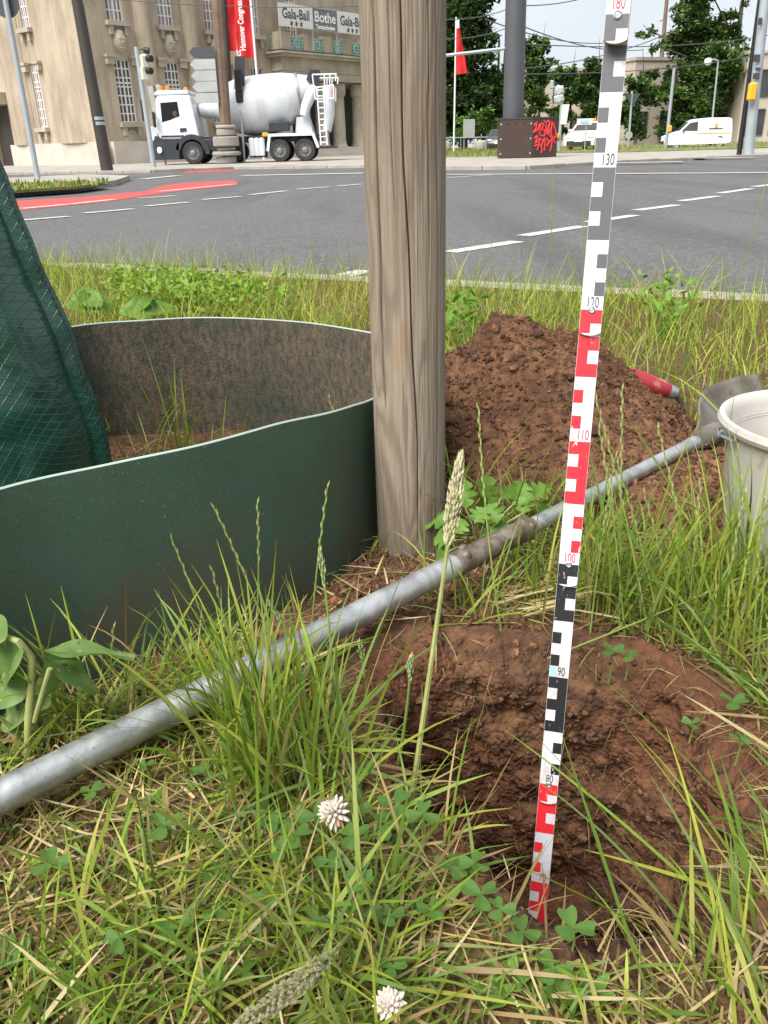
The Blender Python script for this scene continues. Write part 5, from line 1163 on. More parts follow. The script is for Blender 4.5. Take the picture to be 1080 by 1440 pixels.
vanp = [(2.2, .25), (2.22, .5), (2.12, .78), (1.75, .93), (1.28, 1.05), (.62, 1.66), (.35, 1.78), (-.6, 1.84), (-1.9, 1.82), (-2.12, 1.72), (-2.2, 1.0), (-2.2, .3), (-1.9, .22), (1.9, .20)]
van = car('delivery_van', 'white compact delivery van with yellow side stripe behind the lawn', 'van', (vb.x, vb.y + .9, ZP), math.pi - .16, vs_, vanp, [('side', [(1.10, 1.08), (.62, 1.55), (.10, 1.62), (.10, 1.06)]), ('front', ((1.25, 1.08), (.68, 1.62)))], 'truck_white', (1.42, -1.40), None, 1.8, 1.02)
MB().box((-1.0 * vs_, .905 * vs_, .88 * vs_), (2.2 * vs_, .008, .05 * vs_)).build('yellow_stripe', M['yellow'], van); MB().box((-1.1 * vs_, .85 * vs_, 1.36 * vs_), (.16 * vs_, .01, .26 * vs_)).build('side_emblem', M['yellow'], van)
MB().box((-1.1 * vs_, .86 * vs_, 1.17 * vs_), (.9 * vs_, .01, .06 * vs_)).build('side_lettering', M['letter_dark'], van)
cb = gp(822, 211, ZP)
carp = [(2.1, .25), (2.15, .5), (2.02, .72), (1.5, .90), (1.05, .98), (.35, 1.42), (-.1, 1.50), (-.9, 1.46), (-1.7, 1.12), (-2.05, 1.02), (-2.15, .6), (-2.1, .28), (-1.8, .2), (1.8, .18)]
cwin = [('side', [(.95, 1.0), (.32, 1.36), (-.1, 1.42), (-.8, 1.38), (-1.35, 1.08), (-1.3, .98)]), ('front', ((1.0, 1.0), (.38, 1.40))), ('rear', ((-1.66, 1.13), (-1.0, 1.42)))]
taxi = car('taxi', 'cream coloured taxi with yellow roof sign on the lawn edge', 'car', (cb.x + .6, cb.y + 1.2, ZP), -math.pi / 2 - .55, 1.0, carp, cwin, 'taxi_cream', (1.32, -1.28), None, 1.76, .98)
MB().box((.0, 0, 1.57), (.16, .42, .13), 0, .03).build('roof_sign', M['yellow'], taxi, True)
gb = gp(697, 211.5, ZP)
car('parked_car', 'dark grey car half hidden behind the brown graffiti box', 'car', (gb.x + .7, gb.y + 2.5, ZP), -math.pi / 2 - .25, .92, carp, cwin, 'car_grey', (1.32, -1.28), None, 1.76, .98)
# ================================================================ VEGETATION
n = NT('grass_blade'); a = n.attr(); c = n.mix(n.rng(n.noise(120, 3), .3, .7, 0, .35), a, n.mix(1., a, (.7, .75, .6), 'MULTIPLY'))
n.set(c, .5, 0, .35).translucent(n.mix(1., c, (1.0, 1.1, .55), 'MULTIPLY'), .30); M['grass_blade'] = n.m
n = NT('straw'); n.set(n.attr(), .75, 0, .2).translucent(n.attr(), .15); M['straw'] = n.m
def blades(P, Ln, Wd, az, lean, bend, c0, c1, segs=5, twist=None):
    n_ = len(P); t = np.linspace(0, 1, segs + 1); ph = lean[:, None] + bend[:, None] * t[None] ** 1.3
    dl = (Ln / segs)[:, None]; sx = np.cumsum(np.sin(ph) * dl, 1); sz = np.cumsum(np.cos(ph) * dl, 1)
    sx = np.concatenate([np.zeros((n_, 1)), sx[:, :-1]], 1); sz = np.concatenate([np.zeros((n_, 1)), sz[:, :-1]], 1)
    ca, sa = np.cos(az)[:, None], np.sin(az)[:, None]
    C = np.stack([P[:, 0:1] + sx * ca, P[:, 1:2] + sx * sa, P[:, 2:3] + sz], -1)
    tw = (twist if twist is not None else RNG.normal(0, .7, n_))[:, None] * (.5 + t[None])
    wd = Wd[:, None] * np.array([np.clip(.75 + .5 * t - 1.25 * t ** 3.0, .04, 1)])[0][None] * .5
    # width vector: horizontal perpendicular, twisted about the blade
    hx, hy = -sa, ca; nx_, nz_ = np.cos(ph), -np.sin(ph)
    wx = hx * np.cos(tw) + nx_ * ca * np.sin(tw); wy = hy * np.cos(tw) + nx_ * sa * np.sin(tw); wz = nz_ * np.sin(tw)
    Wv = np.stack([wx, wy, wz], -1) * wd[..., None]
    V = np.stack([C - Wv, C + Wv], 2).reshape(-1, 3); m_ = (segs + 1) * 2
    q = np.array([(2 * k, 2 * k + 1, 2 * k + 3, 2 * k + 2) for k in range(segs)])
    Q = (q[None] + (np.arange(n_) * m_)[:, None, None]).reshape(-1, 4)
    col = c0[:, None, :] * (1 - t[None, :, None]) + c1[:, None, :] * t[None, :, None]
    col = np.repeat(col[:, :, None, :], 2, 2).reshape(-1, 3)
    return V, Q, col
def merge(parts):
    V, Q, C, k = [], [], [], 0
    for v, q, c in parts: V.append(v); Q.append(q + k); C.append(c); k += len(v)
    return np.concatenate(V), np.concatenate(Q), np.concatenate(C)
GREENS = np.array([(.140, .250, .020), (.190, .310, .024), (.260, .350, .036), (.095, .190, .018), (.145, .235, .060), (.320, .355, .045)])
STRAWS = np.array([(.44, .34, .15), (.33, .235, .10), (.52, .43, .22), (.20, .13, .06), (.38, .32, .10)])
def in_view(x, y, z=.2, mx=620, my=300):
    X = np.stack([x, y, np.full_like(x, z) - H], -1) @ np.array(CAMR)
    px = 540 - F * X[:, 0] / X[:, 2]; py = 720 + F * X[:, 1] / X[:, 2]
    return (X[:, 2] < -.05) & (px > -mx) & (px < 1080 + mx) & (py < 1440 + my), px, py
def in_ring(x, y):
    from_ = rc; inside = np.zeros(len(x), bool); a = from_; b_ = np.roll(from_, -1, 0)
    for (x0, y0), (x1, y1) in zip(a[::3], np.roll(a[::3], -1, 0)):
        c = ((y0 > y) != (y1 > y)); inside ^= c & (x < (x1 - x0) * (y - y0) / (y1 - y0 + 1e-12) + x0)
    return inside
def hole_q(x, y): dx, dy = x - HC[0], y - HC[1]; return np.hypot(dx, dy) / (hole_r(np.arctan2(dy, dx)) + .012)
def tufts(nc, xr, yr, per, L_, W_, lean_, bend_, spread, straw_p=.12, weight=None, az_bias=None, avoid=True, pal=GREENS, green_shift=1.0):
    cx = RNG.uniform(*xr, nc); cy = RNG.uniform(*yr, nc); ok, px, py = in_view(cx, cy); 
    b = bare(cx, cy); ok &= RNG.random(nc) > b * 1.06
    ok &= road_dist(cx, cy) < -.47
    if weight is not None: ok &= RNG.random(nc) < weight(px, py, cx, cy)
    cx, cy = cx[ok], cy[ok]; k = RNG.integers(per[0], per[1], len(cx)); I = np.repeat(np.arange(len(cx)), k); n_ = len(I)
    x = cx[I] + RNG.normal(0, spread, n_); y = cy[I] + RNG.normal(0, spread, n_)
    g = (hole_q(x, y) > 1.08) & (heap_h(x, y) < .01) & ~(np.hypot(x - PC[0], y - PC[1]) < PR + .006) & ~(np.hypot(x - BK.x, y - BK.y) < .112)
    if avoid: g &= ~in_ring(x, y)
    x, y, I = x[g], y[g], I[g]; n_ = len(x)
    z = gz(x, y) - .004
    _, pxb, pyb = in_view(x, y); dfr = ((x - SL.x) * sdv.y - (y - SL.y) * sdv.x) / math.hypot(sdv.x, sdv.y); fr_ = (dfr > -.02) & (dfr < .11); ts = np.where(fr_ & (pxb < 335), .36, np.where(fr_ & (pxb > 500) & (pxb < 900), .55, 1.)) * np.where((dfr <= -.02) & (dfr > -.16) & (y < .9) & (x < .02), .6, 1)
    ts = ts * RNG.uniform(.75, 1.2, len(cx))[I] * np.where((hole_q(x, y) < 1.9) & (y < .58) & (x > .0) & (x < .30), .42, 1)
    Ln = RNG.uniform(*L_, n_) * ts; Wd = RNG.uniform(*W_, n_); az = np.arctan2(y - cy[I], x - cx[I]) + RNG.normal(0, .8, n_)
    if az_bias is not None: az = np.where(RNG.random(n_) < az_bias[1], az_bias[0] + RNG.normal(0, .5, n_), az)
    lean = np.abs(RNG.normal(lean_[0], lean_[1], n_)); bend = np.abs(RNG.normal(bend_[0], bend_[1], n_))
    tc = RNG.integers(0, len(pal), len(cx))[I]; tc = np.where(RNG.random(n_) < .45, RNG.integers(0, len(pal), n_), tc)
    c1 = pal[tc] * RNG.uniform(.8, 1.2, (n_, 1)) * green_shift; c0 = c1 * .75 + np.array([.30, .27, .10]) * .25
    s = RNG.random(n_) < straw_p; sc = STRAWS[RNG.integers(0, 5, n_)]; c1 = np.where(s[:, None], sc, c1); c0 = np.where(s[:, None], sc * .9, c0)
    yel = (RNG.random(n_) < .18) & ~s; c1 = np.where(yel[:, None], c1 * .6 + np.array([.34, .27, .09]) * .4, c1)
    return blades(np.stack([x, y, z], -1), Ln, Wd, az, lean, bend, c0, c1)
def at_tuft(px, py, n_, L_, W_, lean_, bend_, spread, az=None, azs=1.2, straw=.08, z=.2):
    c = gp(px, py, z); x = c.x + RNG.normal(0, spread, n_); y = c.y + RNG.normal(0, spread, n_); g = hole_q(x, y) > 1.05; x, y = x[g], y[g]; n_ = len(x)
    a = (np.arctan2(y - c.y, x - c.x) if az is None else np.full(n_, az)) + RNG.normal(0, azs, n_)
    c1 = GREENS[RNG.integers(0, 6, n_)] * RNG.uniform(.85, 1.2, (n_, 1)); c0 = c1 * .7 + np.array([.3, .28, .1]) * .3
    s = RNG.random(n_) < straw; sc = STRAWS[RNG.integers(0, 5, n_)]; c1 = np.where(s[:, None], sc, c1); c0 = np.where(s[:, None], sc, c0)
    return blades(np.stack([x, y, gz(x, y) - .004], -1), RNG.uniform(*L_, n_), RNG.uniform(*W_, n_), a, np.abs(RNG.normal(*lean_, n_)), np.abs(RNG.normal(*bend_, n_)), c0, c1, 6)
parts = []
# near sward: short matted layer, then longer blades
parts.append(tufts(5600, (-1.1, 1.4), (.12, 1.1), (5, 14), (.025, .07), (.0014, .0028), (.8, .35), (.6, .4), .012, .25))
def w_low(px, py, x, y): return np.where((py > 1000) & (px < 720), .55, 1.0) * np.where((px > 230) & (px < 360) & (py > 1150) & (py < 1320), .35, 1)
parts.append(tufts(1550, (-1.1, 1.4), (.12, 1.1), (5, 12), (.06, .13), (.0018, .0036), (.55, .3), (.7, .4), .012, .14, w_low))
parts.append(tufts(560, (-.9, .12), (.16, .62), (3, 9), (.06, .13), (.0022, .0044), (1.05, .25), (.5, .3), .014, .20, None, (-.55, .5)))
parts.append(tufts(360, (.05, 1.5), (.66, 1.15), (5, 13), (.09, .19), (.0018, .0036), (.28, .18), (.55, .35), .012, .10, lambda px, py, x, y: np.where(py > 930, .25, 1.)))
for a in ((375, 1110, 58, (.10, .19), (.002, .0040), (.16, .12), (.35, .3), .020), (405, 1060, 34, (.10, .18), (.002, .004), (.2, .14), (.3, .25), .018), (330, 1050, 40, (.08, .15), (.002, .0036), (.3, .2), (.5, .3), .020), (440, 1110, 26, (.10, .18), (.002, .004), (.3, .2), (.4, .3), .02),
          (720, 905, 40, (.08, .15), (.0016, .003), (.25, .15), (.6, .3), .018), (850, 880, 40, (.10, .20), (.0018, .0036), (.22, .15), (.5, .3), .022), (930, 900, 38, (.10, .22), (.0018, .0038), (.25, .16), (.4, .3), .022), (1010, 930, 36, (.10, .22), (.002, .004), (.3, .2), (.4, .3), .022), (800, 850, 40, (.08, .16), (.0018, .003), (.25, .2), (.6, .3), .02), (650, 860, 36, (.06, .13), (.0016, .003), (.5, .3), (.7, .3), .018),
          (160, 1010, 45, (.07, .14), (.002, .0036), (.4, .2), (.5, .3), .02), (80, 1050, 36, (.07, .13), (.002, .0036), (.5, .25), (.5, .3), .02), (250, 985, 30, (.06, .12), (.0018, .003), (.4, .25), (.5, .3), .02), (505, 720, 24, (.05, .12), (.0012, .0024), (.3, .2), (.5, .3), .008), (900, 1000, 12, (.02, .05), (.0012, .002), (.6, .3), (.6, .3), .012)):
    parts.append(at_tuft(*a))
# blades arching in over the hole from its right hand edge, and across the front lip
for a in ((1095, 1250, 11, (.12, .22), (.002, .0040), (.75, .25), (.3, .2), .025, 2.6, .5, .15), (1090, 1120, 9, (.10, .19), (.002, .0036), (.8, .25), (.3, .2), .025, 2.7, .5, .12), (1055, 1010, 30, (.06, .14), (.002, .004), (.4, .25), (.5, .3), .025, 2.8, .9, .15), (1065, 1150, 36, (.05, .12), (.002, .004), (.6, .3), (.5, .3), .025, 2.8, .9, .2), (1060, 1290, 36, (.05, .12), (.002, .004), (.6, .3), (.5, .3), .025, 2.6, .9, .2), (1000, 1400, 26, (.04, .09), (.002, .004), (.6, .3), (.5, .3), .025, 2.2, 1.2, .2), (1100, 1400, 16, (.12, .22), (.002, .004), (.6, .3), (.35, .2), .03, 2.3, .6, .15), (1030, 1400, 14, (.05, .10), (.002, .0036), (.5, .3), (.4, .2), .02, 2.0, .8, .2),
          (720, 1285, 22, (.04, .09), (.0012, .0022), (.9, .3), (.4, .3), .014, .1, .5, .45), (560, 1130, 22, (.05, .12), (.002, .0036), (.5, .3), (.5, .3), .016, .6, .8, .1), (630, 1220, 22, (.05, .11), (.0018, .0032), (.5, .3), (.5, .3), .016, .8, .8, .15)):
    parts.append(at_tuft(*a))
V, Q, C = merge(parts)
tag(put('lawn_grass', raw_mesh('lawn_grass', V, Q, col=C), M['grass_blade']), 'long green and yellowing grass growing round the hole and shovel', 'grass', kind='stuff')
# the strip between heap and kerb
parts = []
FAR = GREENS * np.array([1.40, 1.28, 1.2])  # lawn greens scaled brighter for the verge
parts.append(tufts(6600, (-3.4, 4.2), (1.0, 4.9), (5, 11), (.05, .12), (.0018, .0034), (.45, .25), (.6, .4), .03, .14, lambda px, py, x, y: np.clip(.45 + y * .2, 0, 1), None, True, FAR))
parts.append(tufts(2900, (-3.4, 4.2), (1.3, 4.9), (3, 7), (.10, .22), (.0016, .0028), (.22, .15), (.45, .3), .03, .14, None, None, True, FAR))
V, Q, C = merge(parts); tag(put('verge_grass', raw_mesh('verge_grass', V, Q, col=C), M['grass_blade']), 'bright green verge grass between the soil heap and the kerb', 'grass', kind='stuff')
# dry straw and thatch lying on the soil
n_ = 34000; x = RNG.uniform(-1.1, 1.4, n_); y = RNG.uniform(.12, 1.15, n_); ok, px, py = in_view(x, y); b = bare(x, y)
ok &= (RNG.random(n_) < np.where(b > .5, .26, .85)) & (hole_q(x, y) > 1.02) & ~in_ring(x, y) & (heap_h(x, y) < .0); x, y = x[ok], y[ok]; n_ = len(x)
sc = STRAWS[RNG.integers(0, 5, n_)] * RNG.uniform(.6, 1.1, (n_, 1)); p1 = blades(np.stack([x, y, gz(x, y) + .001 + .005 * RNG.random(n_)], -1), RNG.uniform(.02, .085, n_), RNG.uniform(.0009, .0028, n_), RNG.uniform(0, 6.28, n_), RNG.normal(1.5, .14, n_), RNG.normal(0, .25, n_), sc, sc * .9, 4)
pts = []
for _ in range(46):                                                   # the sheaf of straw by the bucket
    a = gp(random.uniform(690, 760), random.uniform(835, 870), .2); pts.append((a.x, a.y, gzs(a.x, a.y) + random.uniform(.004, .02)))
P = np.array(pts); k = len(P); d = gp(985, 795, .2) - gp(720, 852, .2); sc = STRAWS[RNG.choice([0, 2, 4], k)] * RNG.uniform(.8, 1.1, (k, 1))
p2 = blades(P, RNG.uniform(.10, d.length * 1.1, k), RNG.uniform(.0012, .0026, k), math.atan2(d.y, d.x) + RNG.normal(0, .08, k), RNG.normal(1.5, .05, k), RNG.normal(0, .06, k), sc, sc, 4)
n_ = 900; th = RNG.uniform(0, 6.28, n_); rr_ = hole_r(th) + RNG.uniform(.0, .075, n_); x = HC[0] + np.cos(th) * rr_; y = HC[1] + np.sin(th) * rr_; sc = STRAWS[RNG.integers(0, 4, n_)] * .7   # roots hanging at the lip
p3r = blades(np.stack([x, y, gz(x, y) - RNG.uniform(.0, .012, n_)], -1), RNG.uniform(.015, .05, n_), RNG.uniform(.0005, .0011, n_), th + np.pi + RNG.normal(0, .9, n_), RNG.normal(1.5, .35, n_), RNG.normal(.6, .5, n_), sc, sc, 5)
n_ = 500; an = RNG.uniform(.0, np.pi + .5, n_); kk = (an / (2 * np.pi) * NA).astype(int) % NA; ri = 3 + ((.55 + .44 * RNG.random(n_)) * (nw - 1)).astype(int); Pw = GV[ri, kk]; sc = STRAWS[RNG.integers(0, 4, n_)] * .55
p4 = blades(Pw, RNG.uniform(.01, .05, n_), RNG.uniform(.0004, .0009, n_), an + np.pi + RNG.normal(0, 1, n_), RNG.normal(1.9, .5, n_), RNG.normal(.5, .6, n_), sc, sc, 5)
# litter inside the ring
n_ = 900; x = RNG.uniform(-.5, 0, n_); y = RNG.uniform(.7, 1.3, n_); k = in_ring(x, y); x, y = x[k], y[k]; n_ = len(x); sc = STRAWS[RNG.integers(0, 5, n_)] * .8
p5 = blades(np.stack([x, y, gz(x, y) + .003], -1), RNG.uniform(.03, .09, n_), RNG.uniform(.001, .002, n_), RNG.uniform(0, 6.28, n_), RNG.normal(1.35, .25, n_), RNG.normal(.2, .4, n_), sc, sc, 4)
V, Q, C = merge([p1, p2, p3r, p4, p5]); tag(put('dry_straw', raw_mesh('dry_straw', V, Q, col=C), M['straw']), 'dry straw, dead blades and fine roots lying on the soil', 'straw', kind='stuff')
# green blades inside the ring
V, Q, C = merge([at_tuft(*a) for a in ((255, 640, 16, (.12, .24), (.0020, .0034), (.15, .12), (.4, .3), .01), (215, 650, 9, (.08, .18), (.0018, .003), (.3, .2), (.5, .3), .015), (330, 625, 10, (.05, .12), (.0014, .0026), (.6, .3), (.6, .3), .03))])
tag(put('ring_grass', raw_mesh('ring_grass', V, Q, col=C), M['grass_blade']), 'few tall grass blades growing inside the green ring', 'grass', kind='stuff')

# ---- flowering grass stalks, each a thing
simple('stalk_green', (.17, .235, .045), .55, 0, 40, .2); simple('stalk_pale', (.27, .29, .10), .6, 0, 60, .2); n = NT('panicle'); c = n.mix(n.rng(n.noise(150, 3), .3, .7, 0, 1), (.60, .56, .36), (.74, .70, .46)); n.set(c, .7).translucent(c, .4); M['panicle'] = n.m; simple('panicle_green', (.28, .35, .15), .7, 0, 120, .25)
def spikelet(mb, c, d, ln, wd):
    d = Vector(d).normalized(); a = d.orthogonal().normalized(); b = d.cross(a); c = Vector(c)
    P = [c] + [c + d * ln * .4 + (a * math.cos(q) + b * math.sin(q)) * wd for q in (0, 2.09, 4.19)] + [c + d * ln]
    mb.add(P, [(0, 2, 1), (0, 3, 2), (0, 1, 3), (1, 2, 4), (2, 3, 4), (3, 1, 4)])
def stalk(name, label, base, tip, dY, kind, r=.0011, group=None, bow=.0, frac=.45, z=None):
    b = gp(base[0], base[1], .2) if z is None else gp(base[0], base[1], z); b.z = gzs(b.x, b.y) - .004; t = at(tip[0], tip[1], b.y + dY)
    o = thing(name, label, 'grass', b, group); d = t - b; side = Vector((1, .2, 0)) * bow * d.length
    pts = [d * s + side * 4 * s * (1 - s) * .5 for s in np.linspace(0, 1, 9)]
    MB().tube(pts, [r * (1.15 - .55 * s) for s in np.linspace(0, 1, 9)], 6).build('stem', M['stalk_green' if kind != 'fog' else 'stalk_pale'], o, True)
    mb = MB(); dn = d.normalized(); sd_ = dn.cross(Vector((0, 1, 0))).normalized(); L_ = d.length
    def pos(s): return d * s + side * 4 * s * (1 - s) * .5
    if kind == 'rye':
        k = int(L_ * frac / .0075)
        for i in range(k): s = 1 - frac + frac * (i + .5) / k; sg = 1 if i % 2 else -1; spikelet(mb, pos(s), dn + sd_ * sg * .16, .0095, .0012)
        mb.build('spike', M['stalk_pale'], o)
    else:
        k = int(L_ * frac / .00020) if kind == 'fog' else int(L_ * frac / .0009)
        wmax = .0088 if kind == 'fog' else .0042
        for i in range(k):
            q = (i + random.random()) / k; s = 1 - frac + frac * q; w_ = wmax * (math.sin(math.pi * min(1, q * .9 + .1)) ** .7) * random.uniform(.3, 1); a_ = random.uniform(0, 6.28)
            off_ = (sd_ * math.cos(a_) + sd_.cross(dn) * math.sin(a_)); spikelet(mb, pos(s) + off_ * w_ * .6, dn * .95 + off_ * (.22 if kind == 'fog' else .2), .0058, .0010)
        mb.build('panicle', M['panicle' if kind == 'fog' else 'panicle_green'], o)
    return o
stalk('seed_stalk', 'tall fluffy beige seed head on pale stalk before the wooden stake', (578, 1135), (648, 642), .055, 'fog', .0021, frac=.245)
stalk('seed_stalk', 'drooping pale green seed head close over the clover patch', (520, 1290), (318, 1455), -.145, 'fog', .0015, frac=.48, bow=.12)
GS = 'slender rye grass stalks'
for i_, (b_, t_, dy, bw) in enumerate((((392, 930), (300, 712), .03, .03), ((300, 905), (240, 755), .02, .02), ((330, 930), (298, 800), 0, .0), ((437, 905), (461, 682), .03, -.02), ((360, 900), (362, 705), .02, .02), ((705, 880), (673, 572), .08, -.03), ((505, 745), (462, 558), .02, .05), ((150, 975), (160, 880), 0, 0), ((230, 985), (232, 885), 0, .02))):
    stalk('rye_grass_stalk', 'slender green rye grass stalk rising before the green ring' if b_[0] != 705 else 'slender green rye grass stalk crossing the pipe beside the lobed weed', b_, t_, dy, 'rye', .0009, GS if b_[0] != 705 else None, bw)
for b_, t_, dy, bw in (((915, 905), (838, 560), .08, .03), ((872, 885), (875, 545), .09, .0), ((958, 900), (905, 690), .04, .02), ((880, 890), (842, 600), .08, .03), ((1048, 900), (1035, 618), .03, .04), ((1010, 910), (1048, 690), .03, -.02), ((935, 905), (868, 650), .05, .03), ((990, 895), (925, 600), .08, .02), ((1060, 960), (1075, 700), .02, -.02), ((830, 890), (866, 640), .05, -.02), ((965, 905), (985, 680), .04, .0), ((770, 925), (1085, 793), .05, .06)):
    stalk('rye_grass_stalk', 'slender green rye grass stalk between the folding rule and the bucket', b_, t_, dy, 'rye', .0009, 'rye grass by the bucket', bw)
for b_, t_, dy in (((452, 985), (380, 850), .0), ((470, 1010), (450, 775), .03), ((470, 1040), (348, 968), -.02), ((520, 1020), (505, 905), .0), ((455, 1120), (452, 1080), 0), ((560, 1080), (578, 925), .0)):
    stalk('budding_grass_stalk', 'green grass stalk with narrow closed head in the tuft by the pipe', b_, t_, dy, 'bud', .0014, 'grass heads in the tuft', .03, .22)
for b_, t_, zz_2 in (((765, 445), (778, 232), .15), ((1018, 452), (1082, 238), .15), ((1022, 447), (1020, 350), .15), ((690, 440), (690, 330), .15), ((820, 440), (818, 282), .15), ((702, 445), (712, 378), .15), ((238, 402), (190, 318), .14), ((330, 405), (278, 352), .14), ((440, 420), (440, 338), .14), ((400, 425), (402, 362), .14), ((570, 430), (560, 362), .14), ((375, 420), (318, 362), .14)):
    stalk('verge_grass_stalk', 'tall thin grass stalk standing above the verge before the road', b_, t_, .0, 'rye', .0014, 'tall stalks on the verge', .03, .35, zz_2)

# ---- leaves
def leafmat(name, c0, c1, holes=False):
    n = NT(name); f = n.noise(60, 4); c = n.mix(n.rng(f, .3, .7, 0, 1), c0, c1)
    if holes: c = n.mix(n.rng(n.noise(110, 3), .63, .68, 0, .8), c, (.36, .36, .16)); c = n.mix(n.rng(n.noise(75, 2), .66, .69, 0, .9), c, (.10, .07, .03))
    n.set(c, .5, 0, .35).bump(n.noise(160, 3), .3, .001).translucent(n.mix(1., c, (1.2, 1.3, .6), 'MULTIPLY'), .28); M[name] = n.m
leafmat('clover_leaf', (.060, .140, .022), (.110, .205, .040)); leafmat('weed_leaf', (.085, .19, .025), (.15, .27, .04)); leafmat('dock_leaf', (.10, .19, .045), (.17, .25, .08), True); leafmat('young_leaf', (.10, .21, .03), (.17, .29, .05))
def leaf(name, parent, org, base, tip, width, mt, up=(0, -.5, 1), lobes=0, fold=.25, droop=.12, n_=12):
    base, tip, up = Vector(base), Vector(tip), Vector(up); d = tip - base; L_ = d.length; d.normalize(); s_ = d.cross(up).normalized(); u_ = s_.cross(d).normalized(); P = []; m_ = 7
    for i in range(n_ + 1):
        t = i / n_; w_ = width * (math.sin(math.pi * min(1, t * .93 + .05)) ** .75)
        if lobes: w_ *= .34 + .66 * abs(math.sin(t * math.pi * lobes + .3)) ** .7 * (1 + .12 * math.sin(t * 70))
        for j in range(m_):
            v = j / (m_ - 1) * 2 - 1
            P.append(base - org + d * (L_ * (t + (.03 * abs(v) if lobes else 0))) + s_ * v * w_ + u_ * (fold * abs(v) * w_ - droop * L_ * t * t + .04 * L_ * math.sin(t * 9 + v * 2) * abs(v)))
    return MB().add(P, [(i * m_ + j, i * m_ + j + 1, (i + 1) * m_ + j + 1, (i + 1) * m_ + j) for i in range(n_) for j in range(m_ - 1)]).build(name, M[mt], parent, True, fix=False)
# lobed weed by the stake
wb = gp(672, 768, .2); wb.z = gzs(wb.x, wb.y); weed = thing('lobed_weed', 'bright green lobed leaf weed growing between stake and steel pipe', 'weed', wb)
for (px, py, dx, dy, sz, dY) in ((628, 735, -38, -18, .022, -.01), (640, 760, -30, -6, .018, -.04), (632, 775, -22, 8, .016, -.05), (655, 715, -4, -40, .017, .0), (688, 715, -4, -48, .020, .03), (705, 700, 20, -14, .013, .03), (726, 705, 12, -28, .019, .02), (745, 700, 26, -18, .017, .03), (752, 715, 30, 2, .013, .02), (700, 735, -14, -26, .018, -.02), (668, 735, 14, -22, .016, -.02), (735, 722, 4, -26, .016, .0), (690, 750, 24, -16, .014, -.02), (640, 750, 14, -20, .014, -.03)):
    b_ = at(px, py, wb.y + dY); t_ = at(px + dx, py + dy, wb.y + dY + .012); leaf('leaf', weed, wb, b_, t_, sz * .95, 'weed_leaf', (random.uniform(-.5, .5), -.7, .7), 3, .25, .15, 30)
    MB().tube([(0, 0, 0), (b_ - wb) * .5 + Vector((0, 0, .008)), b_ - wb], .0011, 5).build('petiole', M['stalk_pale'], weed, True)
# broad leaved weed at the left
lb_ = gp(40, 1075, .2); lb_.z = gzs(lb_.x, lb_.y); dock = thing('broad_leaved_weed', 'broad leaved weed with thick pale stem before the green ring', 'weed', lb_)
Yd = lb_.y
MB().tube([(0, 0, 0), at(40, 1010, Yd) - lb_, at(45, 960, Yd + .01) - lb_, at(44, 924, Yd + .01) - lb_, at(26, 902, Yd + .01) - lb_, at(-12, 888, Yd + .02) - lb_], [.0032, .0032, .0033, .0033, .0028, .002], 10).build('stem', M['stalk_pale'], dock, True)
MB().tube([at(48, 1015, Yd) - lb_, at(58, 980, Yd) - lb_, at(70, 940, Yd) - lb_], .002, 8).build('side_shoot', M['stalk_pale'], dock, True)
for b_, t_, w_, up, dr in (((54, 916), (190, 918), .0125, (0, .15, 1), .06), ((60, 922), (142, 972), .0115, (0, -.3, .9), .1), ((66, 935), (100, 958), .022, (0, -.8, .5), .05), ((30, 908), (-8, 955), .020, (0, -.6, .7), .1), ((36, 978), (-6, 962), .017, (0, -.7, .7), .1), ((38, 1000), (2, 1010), .014, (0, -.7, .7), .1), ((52, 1000), (62, 975), .010, (0, -.8, .6), .05), ((30, 1030), (18, 1000), .012, (0, -.8, .6), .05), ((10, 895), (-30, 890), .016, (0, -.5, .8), .1)):
    leaf('leaf', dock, lb_, at(*b_, Yd + .008), at(*t_, Yd + .02), w_, 'dock_leaf', up, 0, .3, dr)
# round leaves behind the ring
for i_, (px, py, sz) in enumerate(((205, 446, .085), (128, 443, .08))):
    c_ = gp(px, py + 8, .2); c_.z = gzs(c_.x, c_.y) ; o = thing('burdock_plant', 'low broad grey green leaf plant just behind the green ring', 'weed', c_, 'burdock leaves behind the ring')
    for q in range(3):
        a_ = -1.2 + q * 1.3 + i_; b_ = c_ + Vector((0, 0, .06)); leaf('leaf', o, c_, b_ - Vector((math.cos(a_), .2, 0)) * sz * .8, b_ + Vector((math.cos(a_), .3 * math.sin(a_), .1 + .2 * q)) * sz, sz * .40, 'weed_leaf', (random.uniform(-.5, .5), -.7, .6), 0, .35, .3)
# leafy patches of the verge
n_ = 3000; px = RNG.uniform(150, 430, n_); py = RNG.uniform(398, 452, n_); k = RNG.random(n_) < np.exp(-((px - 260) / 110) ** 2); P = np.array([tuple(gp(a, b, .16)) for a, b in zip(px[k], py[k])]); P[:, 2] = gz(P[:, 0], P[:, 1]) + RNG.uniform(.01, .10, len(P)); n_ = len(P)
c1 = np.array([(.19, .31, .035)]) * RNG.uniform(.7, 1.3, (n_, 1)); p6 = blades(P, RNG.uniform(.016, .034, n_), RNG.uniform(.009, .018, n_), RNG.uniform(0, 6.28, n_), RNG.normal(1.1, .3, n_), RNG.normal(.3, .3, n_), c1, c1, 3)
n_ = 300; px = np.concatenate([RNG.normal(650, 18, 150), RNG.normal(935, 22, 150)]); py = np.concatenate([RNG.uniform(470, 505, 150), RNG.uniform(418, 465, 150)]); P = np.array([tuple(gp(a, b + 6, .17)) for a, b in zip(px, py)]); P[:, 2] = gz(P[:, 0], P[:, 1]) + RNG.uniform(.0, .14, len(P)) ; c1 = np.array([(.15, .28, .035)]) * RNG.uniform(.7, 1.3, (n_, 1))
